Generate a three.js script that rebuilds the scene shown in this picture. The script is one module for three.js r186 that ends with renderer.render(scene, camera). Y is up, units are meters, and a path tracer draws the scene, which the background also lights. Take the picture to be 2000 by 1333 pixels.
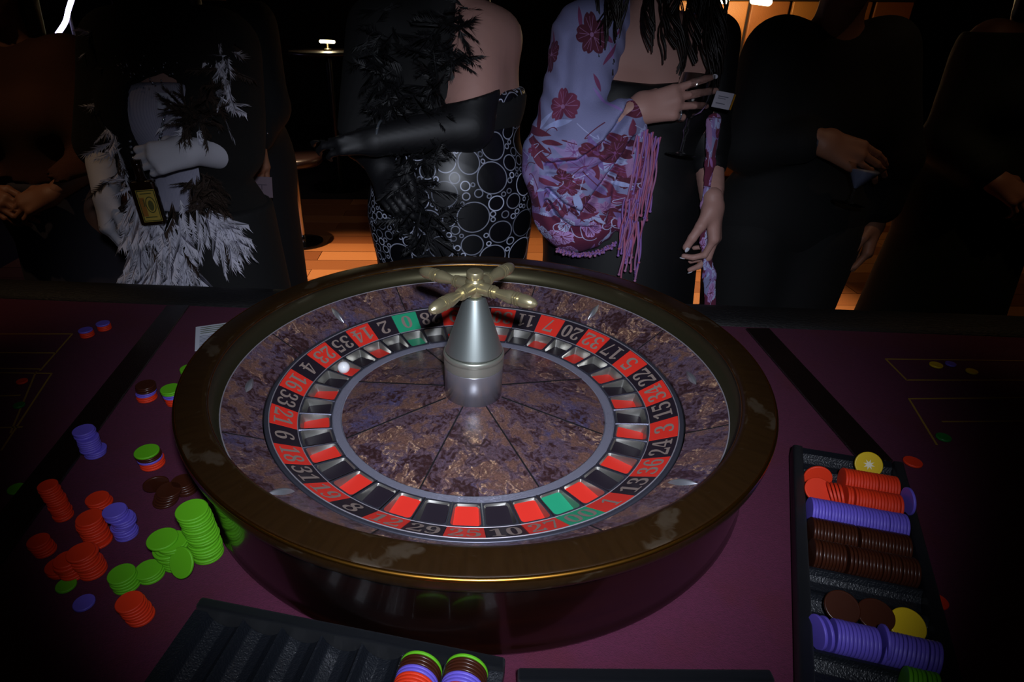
import * as THREE from 'three';
import { mergeGeometries, toCreasedNormals } from 'three/addons/utils/BufferGeometryUtils.js';
import { RoundedBoxGeometry } from 'three/addons/geometries/RoundedBoxGeometry.js';
import { FontLoader } from 'three/addons/loaders/FontLoader.js';

// ---------------------------------------------------------------- camera, light, exposure
const scene = new THREE.Scene();
scene.background = new THREE.Color(0x000000);
const renderer = new THREE.WebGLRenderer();
renderer.toneMapping = THREE.LinearToneMapping;
renderer.toneMappingExposure = 1.0;
renderer.shadowMap.enabled = true;
const camera = new THREE.PerspectiveCamera(57.54, 2000 / 1333, 0.02, 60);
camera.position.set(-0.0137, 1.346, 0.7465);
camera.rotation.order = 'YXZ';
camera.rotation.set(-0.4907, 0, 0.0063);
camera.setViewOffset(2000, 1333, 93.85, 2.13, 2000, 1333);
camera.updateProjectionMatrix();

// the flash on top of the camera, a little to the right of the lens
const flash = new THREE.SpotLight(new THREE.Color(0.80, 0.86, 1.0), 4.4, 0, 0.64, 1.0, 2);
flash.position.set(0.03, 1.47, 0.80);
flash.target.position.set(0.03, 0.86, -0.11);
flash.shadow.radius = 1.2;
flash.castShadow = true;
flash.name = 'camera_flash';
scene.add(flash, flash.target);

// ---------------------------------------------------------------- helpers
let seed = 7;
const rnd = () => { seed = (seed + 0x6d2b79f5) | 0; let t = Math.imul(seed ^ (seed >>> 15), 1 | seed); t = (t + Math.imul(t ^ (t >>> 7), 61 | t)) ^ t; return ((t ^ (t >>> 14)) >>> 0) / 4294967296; };
const rr = (a, b) => a + (b - a) * rnd();
const V = (x, y, z) => new THREE.Vector3(x, y, z);
const D = Math.PI / 180;
const taken = new Map();
function numbered(name) { const n = taken.get(name) || 0; taken.set(name, n + 1); return n ? name + '_' + String(n).padStart(3, '0') : name; }
function mesh(name, geo, mat, parent) {
  const m = new THREE.Mesh(geo, mat); m.name = name; m.castShadow = m.receiveShadow = true;
  if (parent) parent.add(m);
  return m;
}
function tag(o, label, category, group, kind) {
  o.name = numbered(o.name); o.userData.label = label;
  if (category) o.userData.category = category;
  if (group) o.userData.group = group;
  if (kind) o.userData.kind = kind;
  scene.add(o); return o;
}
function thing(name, label, category, pos = [0, 0, 0], turn = 0, group) {
  const g = new THREE.Group(); g.name = name; g.position.set(...pos); g.rotation.y = turn;
  return tag(g, label, category, group);
}
function struct(name, geo, mat, label) {
  const m = mesh(name, geo, mat); m.userData.kind = 'structure'; m.userData.label = label; scene.add(m); return m;
}
const box = (w, h, d, x = 0, y = 0, z = 0) => new THREE.BoxGeometry(w, h, d).translate(x, y, z);
const rbox = (w, h, d, r, x = 0, y = 0, z = 0, s = 2) => new RoundedBoxGeometry(w, h, d, s, r).translate(x, y, z);
const lathe = (pts, seg = 64, a0 = 0, al = Math.PI * 2) => new THREE.LatheGeometry(pts.map(p => new THREE.Vector2(p[0], p[1])), seg, a0, al);
const tube = (pts, r, seg = 24, rad = 6) => new THREE.TubeGeometry(new THREE.CatmullRomCurve3(pts.map(p => Array.isArray(p) ? V(...p) : p)), seg, r, rad, false);
const plain = g => { const h = g.index ? g.toNonIndexed() : g; for (const k of Object.keys(h.attributes)) if (!['position', 'normal', 'uv'].includes(k)) h.deleteAttribute(k); if (!h.attributes.uv) h.setAttribute('uv', new THREE.BufferAttribute(new Float32Array(h.attributes.position.count * 2), 2)); return h; };
const merged = list => mergeGeometries(list.map(plain));

// noise
const perm = new Uint8Array(512); { const p = [...Array(256).keys()]; for (let i = 255; i > 0; i--) { const j = Math.floor(rnd() * (i + 1)); [p[i], p[j]] = [p[j], p[i]]; } for (let i = 0; i < 512; i++) perm[i] = p[i & 255]; }
function vnoise(x, y, period) {           // tileable value noise
  const xi = Math.floor(x), yi = Math.floor(y), fx = x - xi, fy = y - yi;
  const w = n => ((n % period) + period) % period;
  const h = (a, b) => perm[perm[w(a) & 255] + (w(b) & 255)] / 255;
  const s = t => t * t * (3 - 2 * t), u = s(fx), v = s(fy);
  const a = h(xi, yi), b = h(xi + 1, yi), c = h(xi, yi + 1), d = h(xi + 1, yi + 1);
  return (a + (b - a) * u) * (1 - v) + (c + (d - c) * u) * v;
}
function fbm(x, y, period, oct = 5) { let s = 0, a = 0.5, n = 0; for (let i = 0; i < oct; i++) { s += a * vnoise(x, y, period); n += a; x *= 2; y *= 2; period *= 2; a *= 0.5; } return s / n; }
function dataTex(n, fn, srgb = true) {
  const d = new Uint8Array(n * n * 4);
  for (let j = 0; j < n; j++) for (let i = 0; i < n; i++) { const c = fn(i / n, j / n), k = (j * n + i) * 4; d[k] = c[0]; d[k + 1] = c[1]; d[k + 2] = c[2]; d[k + 3] = 255; }
  const t = new THREE.DataTexture(d, n, n); t.wrapS = t.wrapT = THREE.RepeatWrapping; t.magFilter = THREE.LinearFilter; t.minFilter = THREE.LinearMipmapLinearFilter;
  if (srgb) t.colorSpace = THREE.SRGBColorSpace; t.needsUpdate = true; return t;
}
function canvasTex(w, h, draw, repeat = true) {
  const c = document.createElement('canvas'); c.width = w; c.height = h; draw(c.getContext('2d'), w, h);
  const t = new THREE.CanvasTexture(c); t.colorSpace = THREE.SRGBColorSpace; if (repeat) t.wrapS = t.wrapT = THREE.RepeatWrapping; t.magFilter = THREE.LinearFilter; return t;
}
const mixc = (a, b, t) => [0, 1, 2].map(i => a[i] + (b[i] - a[i]) * Math.min(1, Math.max(0, t)));
const std = (color, roughness = 0.6, metalness = 0, extra = {}) => new THREE.MeshStandardMaterial({ color, roughness, metalness, ...extra });
const phy = (color, roughness, extra = {}) => new THREE.MeshPhysicalMaterial({ color, roughness, ...extra });

// ---------------------------------------------------------------- materials
const marbleTex = dataTex(1024, (u, v) => {
  const P = 14, wx = fbm(u * P + 3, v * P, P, 5) - 0.5, wy = fbm(u * P, v * P + 7, P, 5) - 0.5;
  const a = fbm(u * P + wx * 2.6, v * P + wy * 2.6, P, 7), b = fbm(u * 6 + wy * 2 + 5, v * 6 + wx * 2, 6, 5), c = fbm(u * 70 + wx * 6, v * 70 + 4 + wy * 6, 70, 3), d = fbm(u * 180, v * 180, 180, 2);
  const m = fbm(u * 4 + wx, v * 4 + wy + 3, 4, 4);
  let col = mixc([84, 66, 76], [98, 70, 62], (a - 0.46) * 6);
  col = mixc(col, [74, 66, 94], (b - 0.50) * 3.5);
  col = mixc(col, [50, 31, 32], (0.475 - c) * 3.2 + (0.49 - a) * 4.0 + (d - 0.5) * 1.0 + (m - 0.5) * 1.2);
  const on = Math.max(0, Math.min(1, (m - 0.44) * 6)), vein = Math.max(0, 1 - Math.abs(a - 0.565) * 16) * Math.max(0, (c - 0.42) * 4.5);
  col = mixc(col, [186, 152, 118], vein * (0.15 + 0.9 * d) * (0.25 + 0.75 * on));
  const fleck = Math.max(0, (c - 0.54) * 6) * Math.max(0, (a - 0.52) * 6) * Math.max(0, d - 0.2) * 2.0 * on;
  col = mixc(col, [180, 145, 112], Math.min(0.8, fleck)); const grit = 0.72 + 0.56 * d; return col.map(q => Math.min(255, q * grit));
});
const smudgeRough = dataTex(512, (u, v) => {
  const wx = fbm(u * 5 + 2, v * 5, 5, 4) - 0.5, n = fbm(u * 5 + wx * 2, v * 5 + wx * 3, 5, 5), m = fbm(u * 32, v * 32, 32, 3);
  const r = 84 + Math.max(0, (n - 0.56) * 700) * (0.6 + 0.4 * m) + (m - 0.5) * 22; const g = Math.max(48, Math.min(150, r)); return [g, g, g];
}, false);
const brassTex = dataTex(512, (u, v) => {
  const wx = fbm(u * 5 + 2, v * 5, 5, 4) - 0.5, n = fbm(u * 5 + wx * 2, v * 5 + wx * 3, 5, 5), m = fbm(u * 64, v * 8, 64, 3);
  const film = Math.max(0, Math.min(1, (n - 0.565) * 13)); return mixc(mixc([46, 29, 11], [39, 24, 9], m), [66, 57, 46], film * 0.55);
});
const woodTex = dataTex(512, (u, v) => { const n = fbm(u * 4, v * 64, 64, 4), k = fbm(u * 3 + 4, v * 9, 9, 3); return mixc(mixc([46, 20, 10], [76, 34, 15], n), [30, 12, 7], (k - 0.5) * 2); });
const feltTex = dataTex(512, (u, v) => { const n = fbm(u * 128, v * 128, 128, 2), k = fbm(u * 5, v * 5, 5, 4); return mixc(mixc([68, 13, 42], [78, 17, 49], n), [73, 11, 31], (k - 0.5) * 2.2); });
const feltBump = dataTex(256, (u, v) => { const g = 255 * fbm(u * 96, v * 96, 96, 2); return [g, g, g]; }, false);
const grainBump = dataTex(256, (u, v) => { const g = 255 * fbm(u * 40, v * 40, 40, 4); return [g, g, g]; }, false);
const rep = (t, x, y = x) => { const c = t.clone(); c.repeat.set(x, y); c.needsUpdate = true; return c; };

const M = {
  marble: phy(0xffffff, 0.32, { map: marbleTex, clearcoat: 0.35, clearcoatRoughness: 0.22 }),
  brass: std(0xffffff, 1.0, 0.35, { map: brassTex, roughnessMap: smudgeRough }),
  brassEdge: std(0xb07a30, 0.3, 1.0),
  track: std(0x4a4632, 0.40, 0.8),
  wood: phy(0x6a5a58, 0.3, { map: rep(woodTex, 6, 1), clearcoat: 0.5, clearcoatRoughness: 0.08 }),
  darkMetal: std(0x50505c, 0.42, 0.7, { roughnessMap: null }),
  seam: std(0x0c0a0e, 0.6),
  chrome: std(0xb9bac2, 0.26, 1.0),
  chromeWall: std(0x9a9892, 0.32, 0.88),
  flange: std(0x9a9aac, 0.42, 0.55, { bumpMap: rep(grainBump, 8), bumpScale: 0.0004 }),
  steel: std(0xa4aca8, 0.38, 0.88),
  polished: std(0xbcbec6, 0.30, 0.85),
  bronze: std(0xb0a580, 0.33, 0.78),
  collar: std(0xb0b2a4, 0.38, 0.8),
  red: phy(0xd42c20, 0.5), black: phy(0x1c141e, 0.5), green: phy(0x1f9068, 0.5),
  numeral: std(0x82726a, 0.5),
  silverLine: std(0xa09aa2, 0.4, 0.5),
  ball: phy(0xeeeef0, 0.25, { clearcoat: 0.5 }),
  felt: std(0xffffff, 0.95, 0, { map: rep(feltTex, 3), bumpMap: rep(feltBump, 12), bumpScale: 0.0006 }),
  strip: phy(0x150a09, 0.35, { clearcoat: 0.4, clearcoatRoughness: 0.2, bumpMap: rep(grainBump, 2, 14), bumpScale: 0.0006 }),
  vinyl: std(0x0b0a0c, 0.55, 0, { bumpMap: rep(grainBump, 30, 4), bumpScale: 0.0008 }),
  yellowLine: std(0x8a6a1c, 0.9),
  tray: phy(0x12151b, 0.40, { bumpMap: rep(grainBump, 20), bumpScale: 0.0005 }),
};

// ---------------------------------------------------------------- the room
const wallMat = std(0x120b08, 0.9), ceilMat = std(0x0d0908, 0.95), subMat = std(0x160a05, 0.8);
struct('floor', box(9.4, 0.1, 11.4, 0, -0.06, -2.2), subMat, 'dark wooden floor of the dim hall');
struct('ceiling', box(9.4, 0.1, 11.4, 0, 3.05, -2.2), ceilMat, 'dark ceiling above the gaming table');
struct('wall_back', box(9.4, 3.2, 0.1, 0, 1.5, -7.75), wallMat, 'dark wall behind the bar');
struct('wall_front', box(9.4, 3.2, 0.1, 0, 1.5, 3.35), wallMat, 'dark wall behind the photographer');
struct('wall_left', box(0.1, 3.2, 11.2, -4.7, 1.5, -2.2), wallMat, 'dark wall beyond the left end of the table');
struct('wall_right', box(0.1, 3.2, 11.2, 4.7, 1.5, -2.2), wallMat, 'dark wall beyond the right end of the table');
{ // floor boards in the lit part of the hall, each a board of its own
  const fl = scene.getObjectByName('floor');
  const tones = [0xa0663a, 0x8c5630, 0xac7244, 0x7c4826].map(c => std(c, 0.42, 0, { bumpMap: rep(grainBump, 8, 1), bumpScale: 0.0005 }));
  const geo = new THREE.BoxGeometry(1.196, 0.012, 0.146), half = new THREE.BoxGeometry(0.596, 0.012, 0.146);
  for (let r = 0; r < 20; r++) {
    let x = -2.7; let first = r % 2 === 1;
    while (x < 4.4) { const w = first ? 0.6 : 1.2; const b = mesh('floor_board', first ? half : geo, tones[Math.floor(rnd() * 4)], fl); b.position.set(x + w / 2, -0.003 + rr(-0.0008, 0.0008), -1.2 - r * 0.15); x += w; first = false; }
  }
}

// ---------------------------------------------------------------- the gaming table
const FY = 0.80, edgeZ = x => -0.375 + 0.073 * x;
{
  const t = thing('gaming_table', 'long roulette table with purple felt, dark inlaid strips and padded far rail', 'table', [0, 0, 0]);
  const X0 = -1.35, X1 = 1.35, ZN = 0.72;
  const sh = new THREE.Shape(); sh.moveTo(X0, -ZN); sh.lineTo(X1, -ZN); sh.lineTo(X1, -edgeZ(X1)); sh.lineTo(X0, -edgeZ(X0)); sh.closePath();
  const top = new THREE.ExtrudeGeometry(sh, { depth: 0.02, bevelEnabled: false }).rotateX(-Math.PI / 2).translate(0, FY - 0.02, 0);
  mesh('felt_top', top, M.felt, t);
  const body = new THREE.ExtrudeGeometry(sh, { depth: 0.10, bevelEnabled: false }).rotateX(-Math.PI / 2).translate(0, FY - 0.1215, 0);
  mesh('apron', body, M.strip, t);
  // padded rail along the far edge
  const rail = new THREE.Shape(); rail.moveTo(0, -0.09); rail.lineTo(0.085, -0.09); rail.quadraticCurveTo(0.105, -0.03, 0.085, 0.006); rail.quadraticCurveTo(0.06, 0.02, 0.03, 0.012); rail.quadraticCurveTo(0.002, 0.006, 0, -0.012); rail.closePath();
  const L = 2.7 * Math.hypot(1, 0.073);
  const rg = new THREE.ExtrudeGeometry(rail, { depth: L, bevelEnabled: false, curveSegments: 8 }).rotateY(Math.PI / 2);   // shape x -> -z, depth -> +x
  const rm = mesh('padded_rail', rg, M.vinyl, t); rm.position.set(X0, FY, edgeZ(X0) - 0.0008); rm.rotation.y = -Math.atan(0.073);
  // inlaid strips that part the wheel area from the betting layouts
  const stripe = (ax, az, bx, bz, w, name, mat, h, y = FY) => {
    const l = Math.hypot(bx - ax, bz - az), g = h > 0.002 ? rbox(w, h, l, h * 0.4) : box(w, h, l); const m = mesh(name, g, mat, t);
    m.position.set((ax + bx) / 2, y + h / 2 + 0.0002, (az + bz) / 2); m.rotation.y = Math.atan2(bx - ax, bz - az); return m;
  };
  stripe(-0.602, -0.412, -0.545, 0.26, 0.046, 'inlaid_strip', M.strip, 0.004);
  stripe(0.553, -0.325, 0.551, 0.074, 0.046, 'inlaid_strip', M.strip, 0.004);
  for (const [a, b, c, d] of [[-1.2, -0.279, -0.751, -0.289], [-1.2, -0.212, -0.739, -0.216], [-1.2, -0.166, -0.732, -0.160], [-1.2, -0.152, -0.706, -0.146], [-1.1, -0.05, -0.716, -0.079], [-0.751, -0.289, -0.731, -0.155], [-0.706, -0.146, -0.655, 0.06], [-0.735, -0.15, -0.668, 0.02], [-1.0, 0.03, -0.66, 0.005],
    [0.735, -0.213, 1.2, -0.205], [0.728, -0.142, 1.2, -0.145], [0.696, -0.085, 1.2, -0.098], [0.735, -0.213, 0.728, -0.142], [0.696, -0.085, 0.661, 0.034], [0.707, -0.023, 1.1, -0.03]])
    stripe(a, b, c, d, 0.0026, 'layout_line', M.yellowLine, 0.0006);
  for (const [x, z] of [[-1.2, -0.35], [1.2, -0.2], [-1.2, 0.6], [1.2, 0.6]]) mesh('leg', lathe([[0, 0], [0.06, 0], [0.06, 0.03], [0.035, 0.06], [0.05, 0.3], [0.04, 0.5], [0.055, 0.66], [0.055, 0.6785], [0, 0.6785]], 20).translate(x, 0, z), M.strip, t);
}

// ---------------------------------------------------------------- the wheel: bowl
const H = h => h + 0.065;                                     // heights were measured from the number ring; 0.065 above the felt
const AX = (r, deg, y) => V(r * Math.sin(deg * D), y, -r * Math.cos(deg * D));
// a sector of a cone between radii, angles clockwise from the far side
function sector(r0, y0, r1, y1, a0, a1, n, thick, uvS = 1, uo = [0, 0], rs = 1) {
  const pos = [], uv = [], idx = [];
  for (let k = 0; k < 2; k++) for (let j = 0; j <= rs; j++) for (let i = 0; i <= n; i++) {
    const s = j / rs, r = r0 + (r1 - r0) * s, a = a0 + (a1 - a0) * i / n, p = AX(r, a, y0 + (y1 - y0) * s - k * thick);
    pos.push(p.x, p.y, p.z); uv.push(p.x * uvS + uo[0], p.z * uvS + uo[1]);
  }
  const W = n + 1, B = W * (rs + 1);
  for (let j = 0; j < rs; j++) for (let i = 0; i < n; i++) { const a = j * W + i; idx.push(a, a + 1, a + W, a + 1, a + W + 1, a + W); idx.push(B + a, B + a + W, B + a + 1, B + a + 1, B + a + W, B + a + W + 1); }
  const side = (a, b) => idx.push(a, B + a, b, b, B + a, B + b);
  for (let i = 0; i < n; i++) { side(i + 1, i); side(rs * W + i, rs * W + i + 1); }
  for (let j = 0; j < rs; j++) { side(j * W, (j + 1) * W); side((j + 1) * W + n, j * W + n); }
  const g = new THREE.BufferGeometry(); g.setAttribute('position', new THREE.Float32BufferAttribute(pos, 3)); g.setAttribute('uv', new THREE.Float32BufferAttribute(uv, 2)); g.setIndex(idx);
  // outward check: top faces must look up
  let h = g.toNonIndexed(); h.computeVertexNormals();
  if (h.attributes.normal.getY(0) < 0) { const q = []; for (let i = 0; i < idx.length; i += 3) q.push(idx[i], idx[i + 2], idx[i + 1]); g.setIndex(q); h = g.toNonIndexed(); h.computeVertexNormals(); }
  return toCreasedNormals(h, 0.5);
}
const bowl = thing('roulette_bowl', 'round roulette bowl with bronze rim, dark glossy wood side and marbled slope', 'roulette wheel', [0, FY, 0]);
mesh('bowl_side', lathe([[0.30, 0.002], [0.362, 0.0005], [0.3665, 0.002], [0.368, 0.006], [0.367, 0.012], [0.3655, 0.018], [0.369, 0.06], [0.3735, 0.098], [0.3745, 0.104], [0.366, 0.106], [0.34, 0.08], [0.30, 0.05], [0.30, 0.002]], 160), M.wood, bowl);
{
  const g = lathe([[0.3715, 0.1045], [0.3765, 0.1035], [0.3805, 0.1055], [0.3832, 0.1095], [0.3842, 0.1145], [0.3840, 0.1195], [0.3832, 0.1225], [0.3815, 0.1248], [0.379, 0.1258], [0.362, 0.1268], [0.352, 0.1270], [0.3478, 0.1262], [0.3455, 0.124], [0.3445, 0.1205], [0.347, 0.117], [0.36, 0.11], [0.3715, 0.1045]], 180);
  const u = g.attributes.uv; for (let i = 0; i < u.count; i++) u.setXY(i, u.getX(i) * 9, u.getY(i) * 1.0);
  mesh('rim', g, M.brass, bowl);
  mesh('rim_edge', new THREE.TorusGeometry(0.3822, 0.0026, 10, 180).rotateX(Math.PI / 2).translate(0, 0.1228, 0), M.brassEdge, bowl).userData.label = 'worn golden outer edge of the rim';
  mesh('rim_lip', new THREE.TorusGeometry(0.3450, 0.0008, 8, 180).rotateX(Math.PI / 2).translate(0, 0.1222, 0), M.brassEdge, bowl).userData.label = 'thin golden inner lip';
  mesh('ball_track', lathe([[0.3447, 0.1212], [0.3470, 0.1165], [0.3478, 0.111], [0.3470, 0.1045], [0.3440, 0.0985], [0.3395, 0.0945], [0.3365, 0.0932], [0.3350, 0.0915], [0.352, 0.085], [0.356, 0.11], [0.3447, 0.1212]], 160), M.track, bowl);
  mesh('track_edge_ring', new THREE.TorusGeometry(0.3362, 0.0009, 6, 160).rotateX(Math.PI / 2).translate(0, 0.0936, 0), M.silverLine, bowl);
  mesh('slope_base', lathe([[0.336, 0.0905], [0.2885, 0.0645], [0.2885, 0.05], [0.336, 0.07], [0.336, 0.0905]], 120), M.seam, bowl);
}
const seams = 20.5;
for (let k = 0; k < 8; k++) {
  const a = seams + 45 * k;
  mesh('marble_panel', sector(0.2885, H(0.0025), 0.3355, H(0.0282), a + 0.16, a + 45 - 0.16, 14, 0.003, 4.3, [k * 0.37, k * 0.61]), M.marble, bowl);
}
{ // eight polished deflectors, every other one turned across the slope
  const canoe = (l, w, h) => { const n = 14, pos = [], idx = []; for (let i = 0; i <= n; i++) { const t = i / n * 2 - 1, ww = w * (1 - t * t), hh = h * (1 - t * t); pos.push(t * l, 0, -ww, t * l, hh * 0.75, -ww * 0.45, t * l, hh, 0, t * l, hh * 0.75, ww * 0.45, t * l, 0, ww); } for (let i = 0; i < n; i++) for (let j = 0; j < 4; j++) { const a = i * 5 + j; idx.push(a, a + 1, a + 5, a + 1, a + 6, a + 5); } const g = new THREE.BufferGeometry(); g.setAttribute('position', new THREE.Float32BufferAttribute(pos, 3)); g.setIndex(idx); g.computeVertexNormals(); return g; };
  const g = canoe(0.0185, 0.0052, 0.0055);
  for (let k = 0; k < 8; k++) {
    const a = -2.5 + 45 * k, radial = k % 2 === 1, c = AX(0.3125, a, H(0.0155));
    const m = mesh('deflector', g, M.polished, bowl); const rad = AX(1, a, 0.546).normalize(), tan = AX(1, a + 90, 0), up = new THREE.Vector3().crossVectors(tan, rad).normalize(); if (up.y < 0) up.negate();
    const x = radial ? rad : tan, z = new THREE.Vector3().crossVectors(x, up);
    m.quaternion.setFromRotationMatrix(new THREE.Matrix4().makeBasis(x, up, z)); m.position.copy(c).addScaledVector(up, 0.0004);
  }
}

// ---------------------------------------------------------------- the wheel: rotor
const font = await new FontLoader().loadAsync('fonts/droid/droid_serif_bold.typeface.json');
const rotor = thing('roulette_rotor', 'turning wheel head with red, black and green numbers, pockets and silver turret', 'wheel head', [0, FY, 0]);
const ORDER = '28 9 26 30 11 7 20 32 17 5 22 34 15 3 24 36 13 1 00 27 10 25 29 12 8 19 31 18 6 21 33 16 4 23 35 14 2 0'.split(' ');
const STEP = 360 / 38, PH = -21.16;
mesh('rotor_bed', lathe([[0.04, 0.012], [0.287, 0.012], [0.2872, H(0.0005)], [0.2855, H(0.0022)], [0.2815, H(0.0016)], [0.2795, H(-0.0016)], [0.2457, H(-0.0202)], [0.2450, 0.02], [0.2005, 0.02], [0.2002, H(-0.0265)], [0.187, H(-0.0292)], [0.04, H(-0.002)], [0.04, 0.012]], 152), M.darkMetal, rotor);
function numeral(text, aC) {
  const g = new THREE.ShapeGeometry(font.generateShapes(text, 1), 5); g.computeBoundingBox(); const b = g.boundingBox, p = g.attributes.position;
  const w = text.length === 1 ? 0.0175 : (text === '11' ? 0.029 : 0.034), hgt = 0.0265;
  const ww = text === '1' ? 0.012 : w;
  for (let i = 0; i < p.count; i++) {
    const x = ((p.getX(i) - b.min.x) / (b.max.x - b.min.x) - 0.5) * ww, y = ((p.getY(i) - b.min.y) / (b.max.y - b.min.y) - 0.5) * hgt;
    const r = 0.2630 - y * 0.875, a = aC - x / 0.2630 / D, q = AX(r, a, H(-0.0185 * (0.28 - r) / 0.0343) + 0.00045);
    p.setXYZ(i, q.x, q.y, q.z);
  }
  g.computeVertexNormals(); return g;
}
// rounded window of a pocket in polar coordinates, as a loop of [radius, angle]
function loop(ri, ro, ah, cr, ca, n = 4) {
  const pts = [], corner = (r, a, sr, sa, start) => { for (let i = 0; i <= n; i++) { const t = (start + i / n * 90) * D; pts.push([r + sr * (Math.cos(t)), a + sa * Math.sin(t)]); } };
  corner(ro - cr, ah - ca, cr, ca, 0); corner(ri + cr, ah - ca, cr, ca, 90); corner(ri + cr, -ah + ca, cr, ca, 180); corner(ro - cr, -ah + ca, cr, ca, 270);
  return pts;
}
const topY = r => H(-0.0195 - (0.2445 - r) / 0.044 * 0.006);
function bridge(La, Ya, Lb, Yb, aC) {
  const n = La.length, pos = [], idx = [];
  for (let i = 0; i < n; i++) { const p = AX(La[i][0], aC + La[i][1], Ya(La[i][0])), q = AX(Lb[i][0], aC + Lb[i][1], Yb(Lb[i][0])); pos.push(p.x, p.y, p.z, q.x, q.y, q.z); }
  for (let i = 0; i < n; i++) { const j = (i + 1) % n; idx.push(2 * i, 2 * j, 2 * i + 1, 2 * j, 2 * j + 1, 2 * i + 1); }
  const g = new THREE.BufferGeometry(); g.setAttribute('position', new THREE.Float32BufferAttribute(pos, 3)); g.setIndex(idx); return toCreasedNormals(g.toNonIndexed(), 0.7);
}
function floorGeo(L, fy, aC) {
  const pos = [], idx = [], n = L.length; const c = AX(0.2225, aC, fy(0.2225)); pos.push(c.x, c.y, c.z);
  for (const [r, a] of L) { const p = AX(r, aC + a, fy(r)); pos.push(p.x, p.y, p.z); }
  for (let i = 0; i < n; i++) idx.push(0, 1 + i, 1 + (i + 1) % n);
  const g = new THREE.BufferGeometry(); g.setAttribute('position', new THREE.Float32BufferAttribute(pos, 3)); g.setIndex(idx); g.computeVertexNormals();
  if (g.attributes.normal.getY(0) < 0) { const q = []; for (let i = 0; i < idx.length; i += 3) q.push(idx[i], idx[i + 2], idx[i + 1]); g.setIndex(q); g.computeVertexNormals(); }
  return g;
}
ORDER.forEach((num, i) => {
  const aC = PH + (i + 0.5) * STEP, col2 = num[0] === '0' ? M.green : i % 2 === 0 ? M.black : M.red;
  const tile = mesh('number_tile', sector(0.2462, H(-0.0183), 0.2797, H(-0.0001), aC - STEP / 2 + 0.1, aC + STEP / 2 - 0.1, 4, 0.0015), col2, rotor);
  tile.userData.label = (num[0] === '0' ? 'green' : col2 === M.black ? 'black' : 'red') + ' number tile reading ' + num;
  mesh('numeral', numeral(num, aC), M.numeral, tile);
  // pocket
  const outer = loop(0.2003, 0.2452, STEP / 2 - 0.02, 0.0004, 0.05), rimL = loop(0.2030, 0.2425, STEP / 2 - 0.62, 0.0045, 1.1), floorL = loop(0.2046, 0.2388, STEP / 2 - 1.05, 0.0035, 0.8);
  const fy = r => H(-0.0318 + (0.2388 - r) / 0.0326 * 0.0044);
  const pocket = new THREE.Group(); pocket.name = 'pocket'; rotor.add(pocket);
  mesh('pocket_frame', bridge(outer, topY, rimL, r => topY(r) + 0.0004, aC), M.darkMetal, pocket);
  mesh('pocket_wall', bridge(rimL, r => topY(r) + 0.0004, floorL, fy, aC), M.chromeWall, pocket);
  mesh('pocket_floor', floorGeo(floorL, fy, aC), col2, pocket);
  // polished fret between two pockets
  mesh('fret', sector(0.2012, topY(0.2012) + 0.0014, 0.2445, topY(0.2445) + 0.0014, aC + STEP / 2 - 0.2, aC + STEP / 2 + 0.2, 1, 0.004), M.chrome, rotor);
});
mesh('number_ring_edge', new THREE.TorusGeometry(0.2805, 0.0008, 6, 152).rotateX(Math.PI / 2).translate(0, H(0.0012), 0), M.silverLine, rotor);
mesh('pocket_ring_edge', new THREE.TorusGeometry(0.2457, 0.0008, 6, 152).rotateX(Math.PI / 2).translate(0, H(-0.0187), 0), M.silverLine, rotor);
mesh('inner_flange', lathe([[0.1862, H(-0.0292)], [0.1870, H(-0.0272)], [0.1885, H(-0.0266)], [0.1985, H(-0.0262)], [0.2003, H(-0.0256)], [0.2012, H(-0.0270)], [0.1862, H(-0.0292)]], 152), M.flange, rotor);
for (let k = 0; k < 8; k++) { const a = seams + 45 * k; mesh('cone_panel', sector(0.0385, H(-0.0004), 0.1866, H(-0.0270), a + 0.25, a + 44.75, 14, 0.0016, 4.3, [k * 0.53 + 0.2, k * 0.29 + 0.4], 4), M.marble, rotor); }
for (let k = 0; k < 8; k++) {   // dark seams between the panels
  const a = seams + 45 * k, seamBar = (r0, y0, r1, y1, w) => { const p = AX(r0, a, y0), q = AX(r1, a, y1), l = p.distanceTo(q), m = new THREE.Mesh(); const g = new THREE.BoxGeometry(w, 0.0012, l); const z = q.clone().sub(p).normalize(), x = AX(1, a + 90, 0), y = new THREE.Vector3().crossVectors(z, x); g.applyMatrix4(new THREE.Matrix4().makeBasis(x, y, z).setPosition(p.add(q).multiplyScalar(0.5))); return g; };
  mesh('panel_seam', seamBar(0.042, H(-0.0006), 0.1862, H(-0.0266), 0.0017), M.seam, rotor);
  mesh('panel_seam', seamBar(0.289, H(0.0026), 0.335, H(0.0278), 0.0016), M.seam, bowl);
}
mesh('spindle_base', lathe([[0, H(-0.002)], [0.0405, H(-0.002)], [0.0405, H(0.044)], [0.0402, H(0.0455)], [0.0, H(0.0456)]], 72), M.polished, rotor);
mesh('spindle_collar', lathe([[0, H(0.045)], [0.0404, H(0.0452)], [0.0412, H(0.0462)], [0.0412, H(0.058)], [0.0405, H(0.0588)], [0.0418, H(0.0600)], [0.0420, H(0.063)], [0.0414, H(0.066)], [0.0398, H(0.0675)], [0, H(0.068)]], 72), M.collar, rotor);
mesh('spindle_cone', lathe([[0, H(0.067)], [0.0396, H(0.0674)], [0.0388, H(0.070)], [0.0142, H(0.1465)], [0.0135, H(0.1475)], [0, H(0.148)]], 72), M.steel, rotor);
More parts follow.
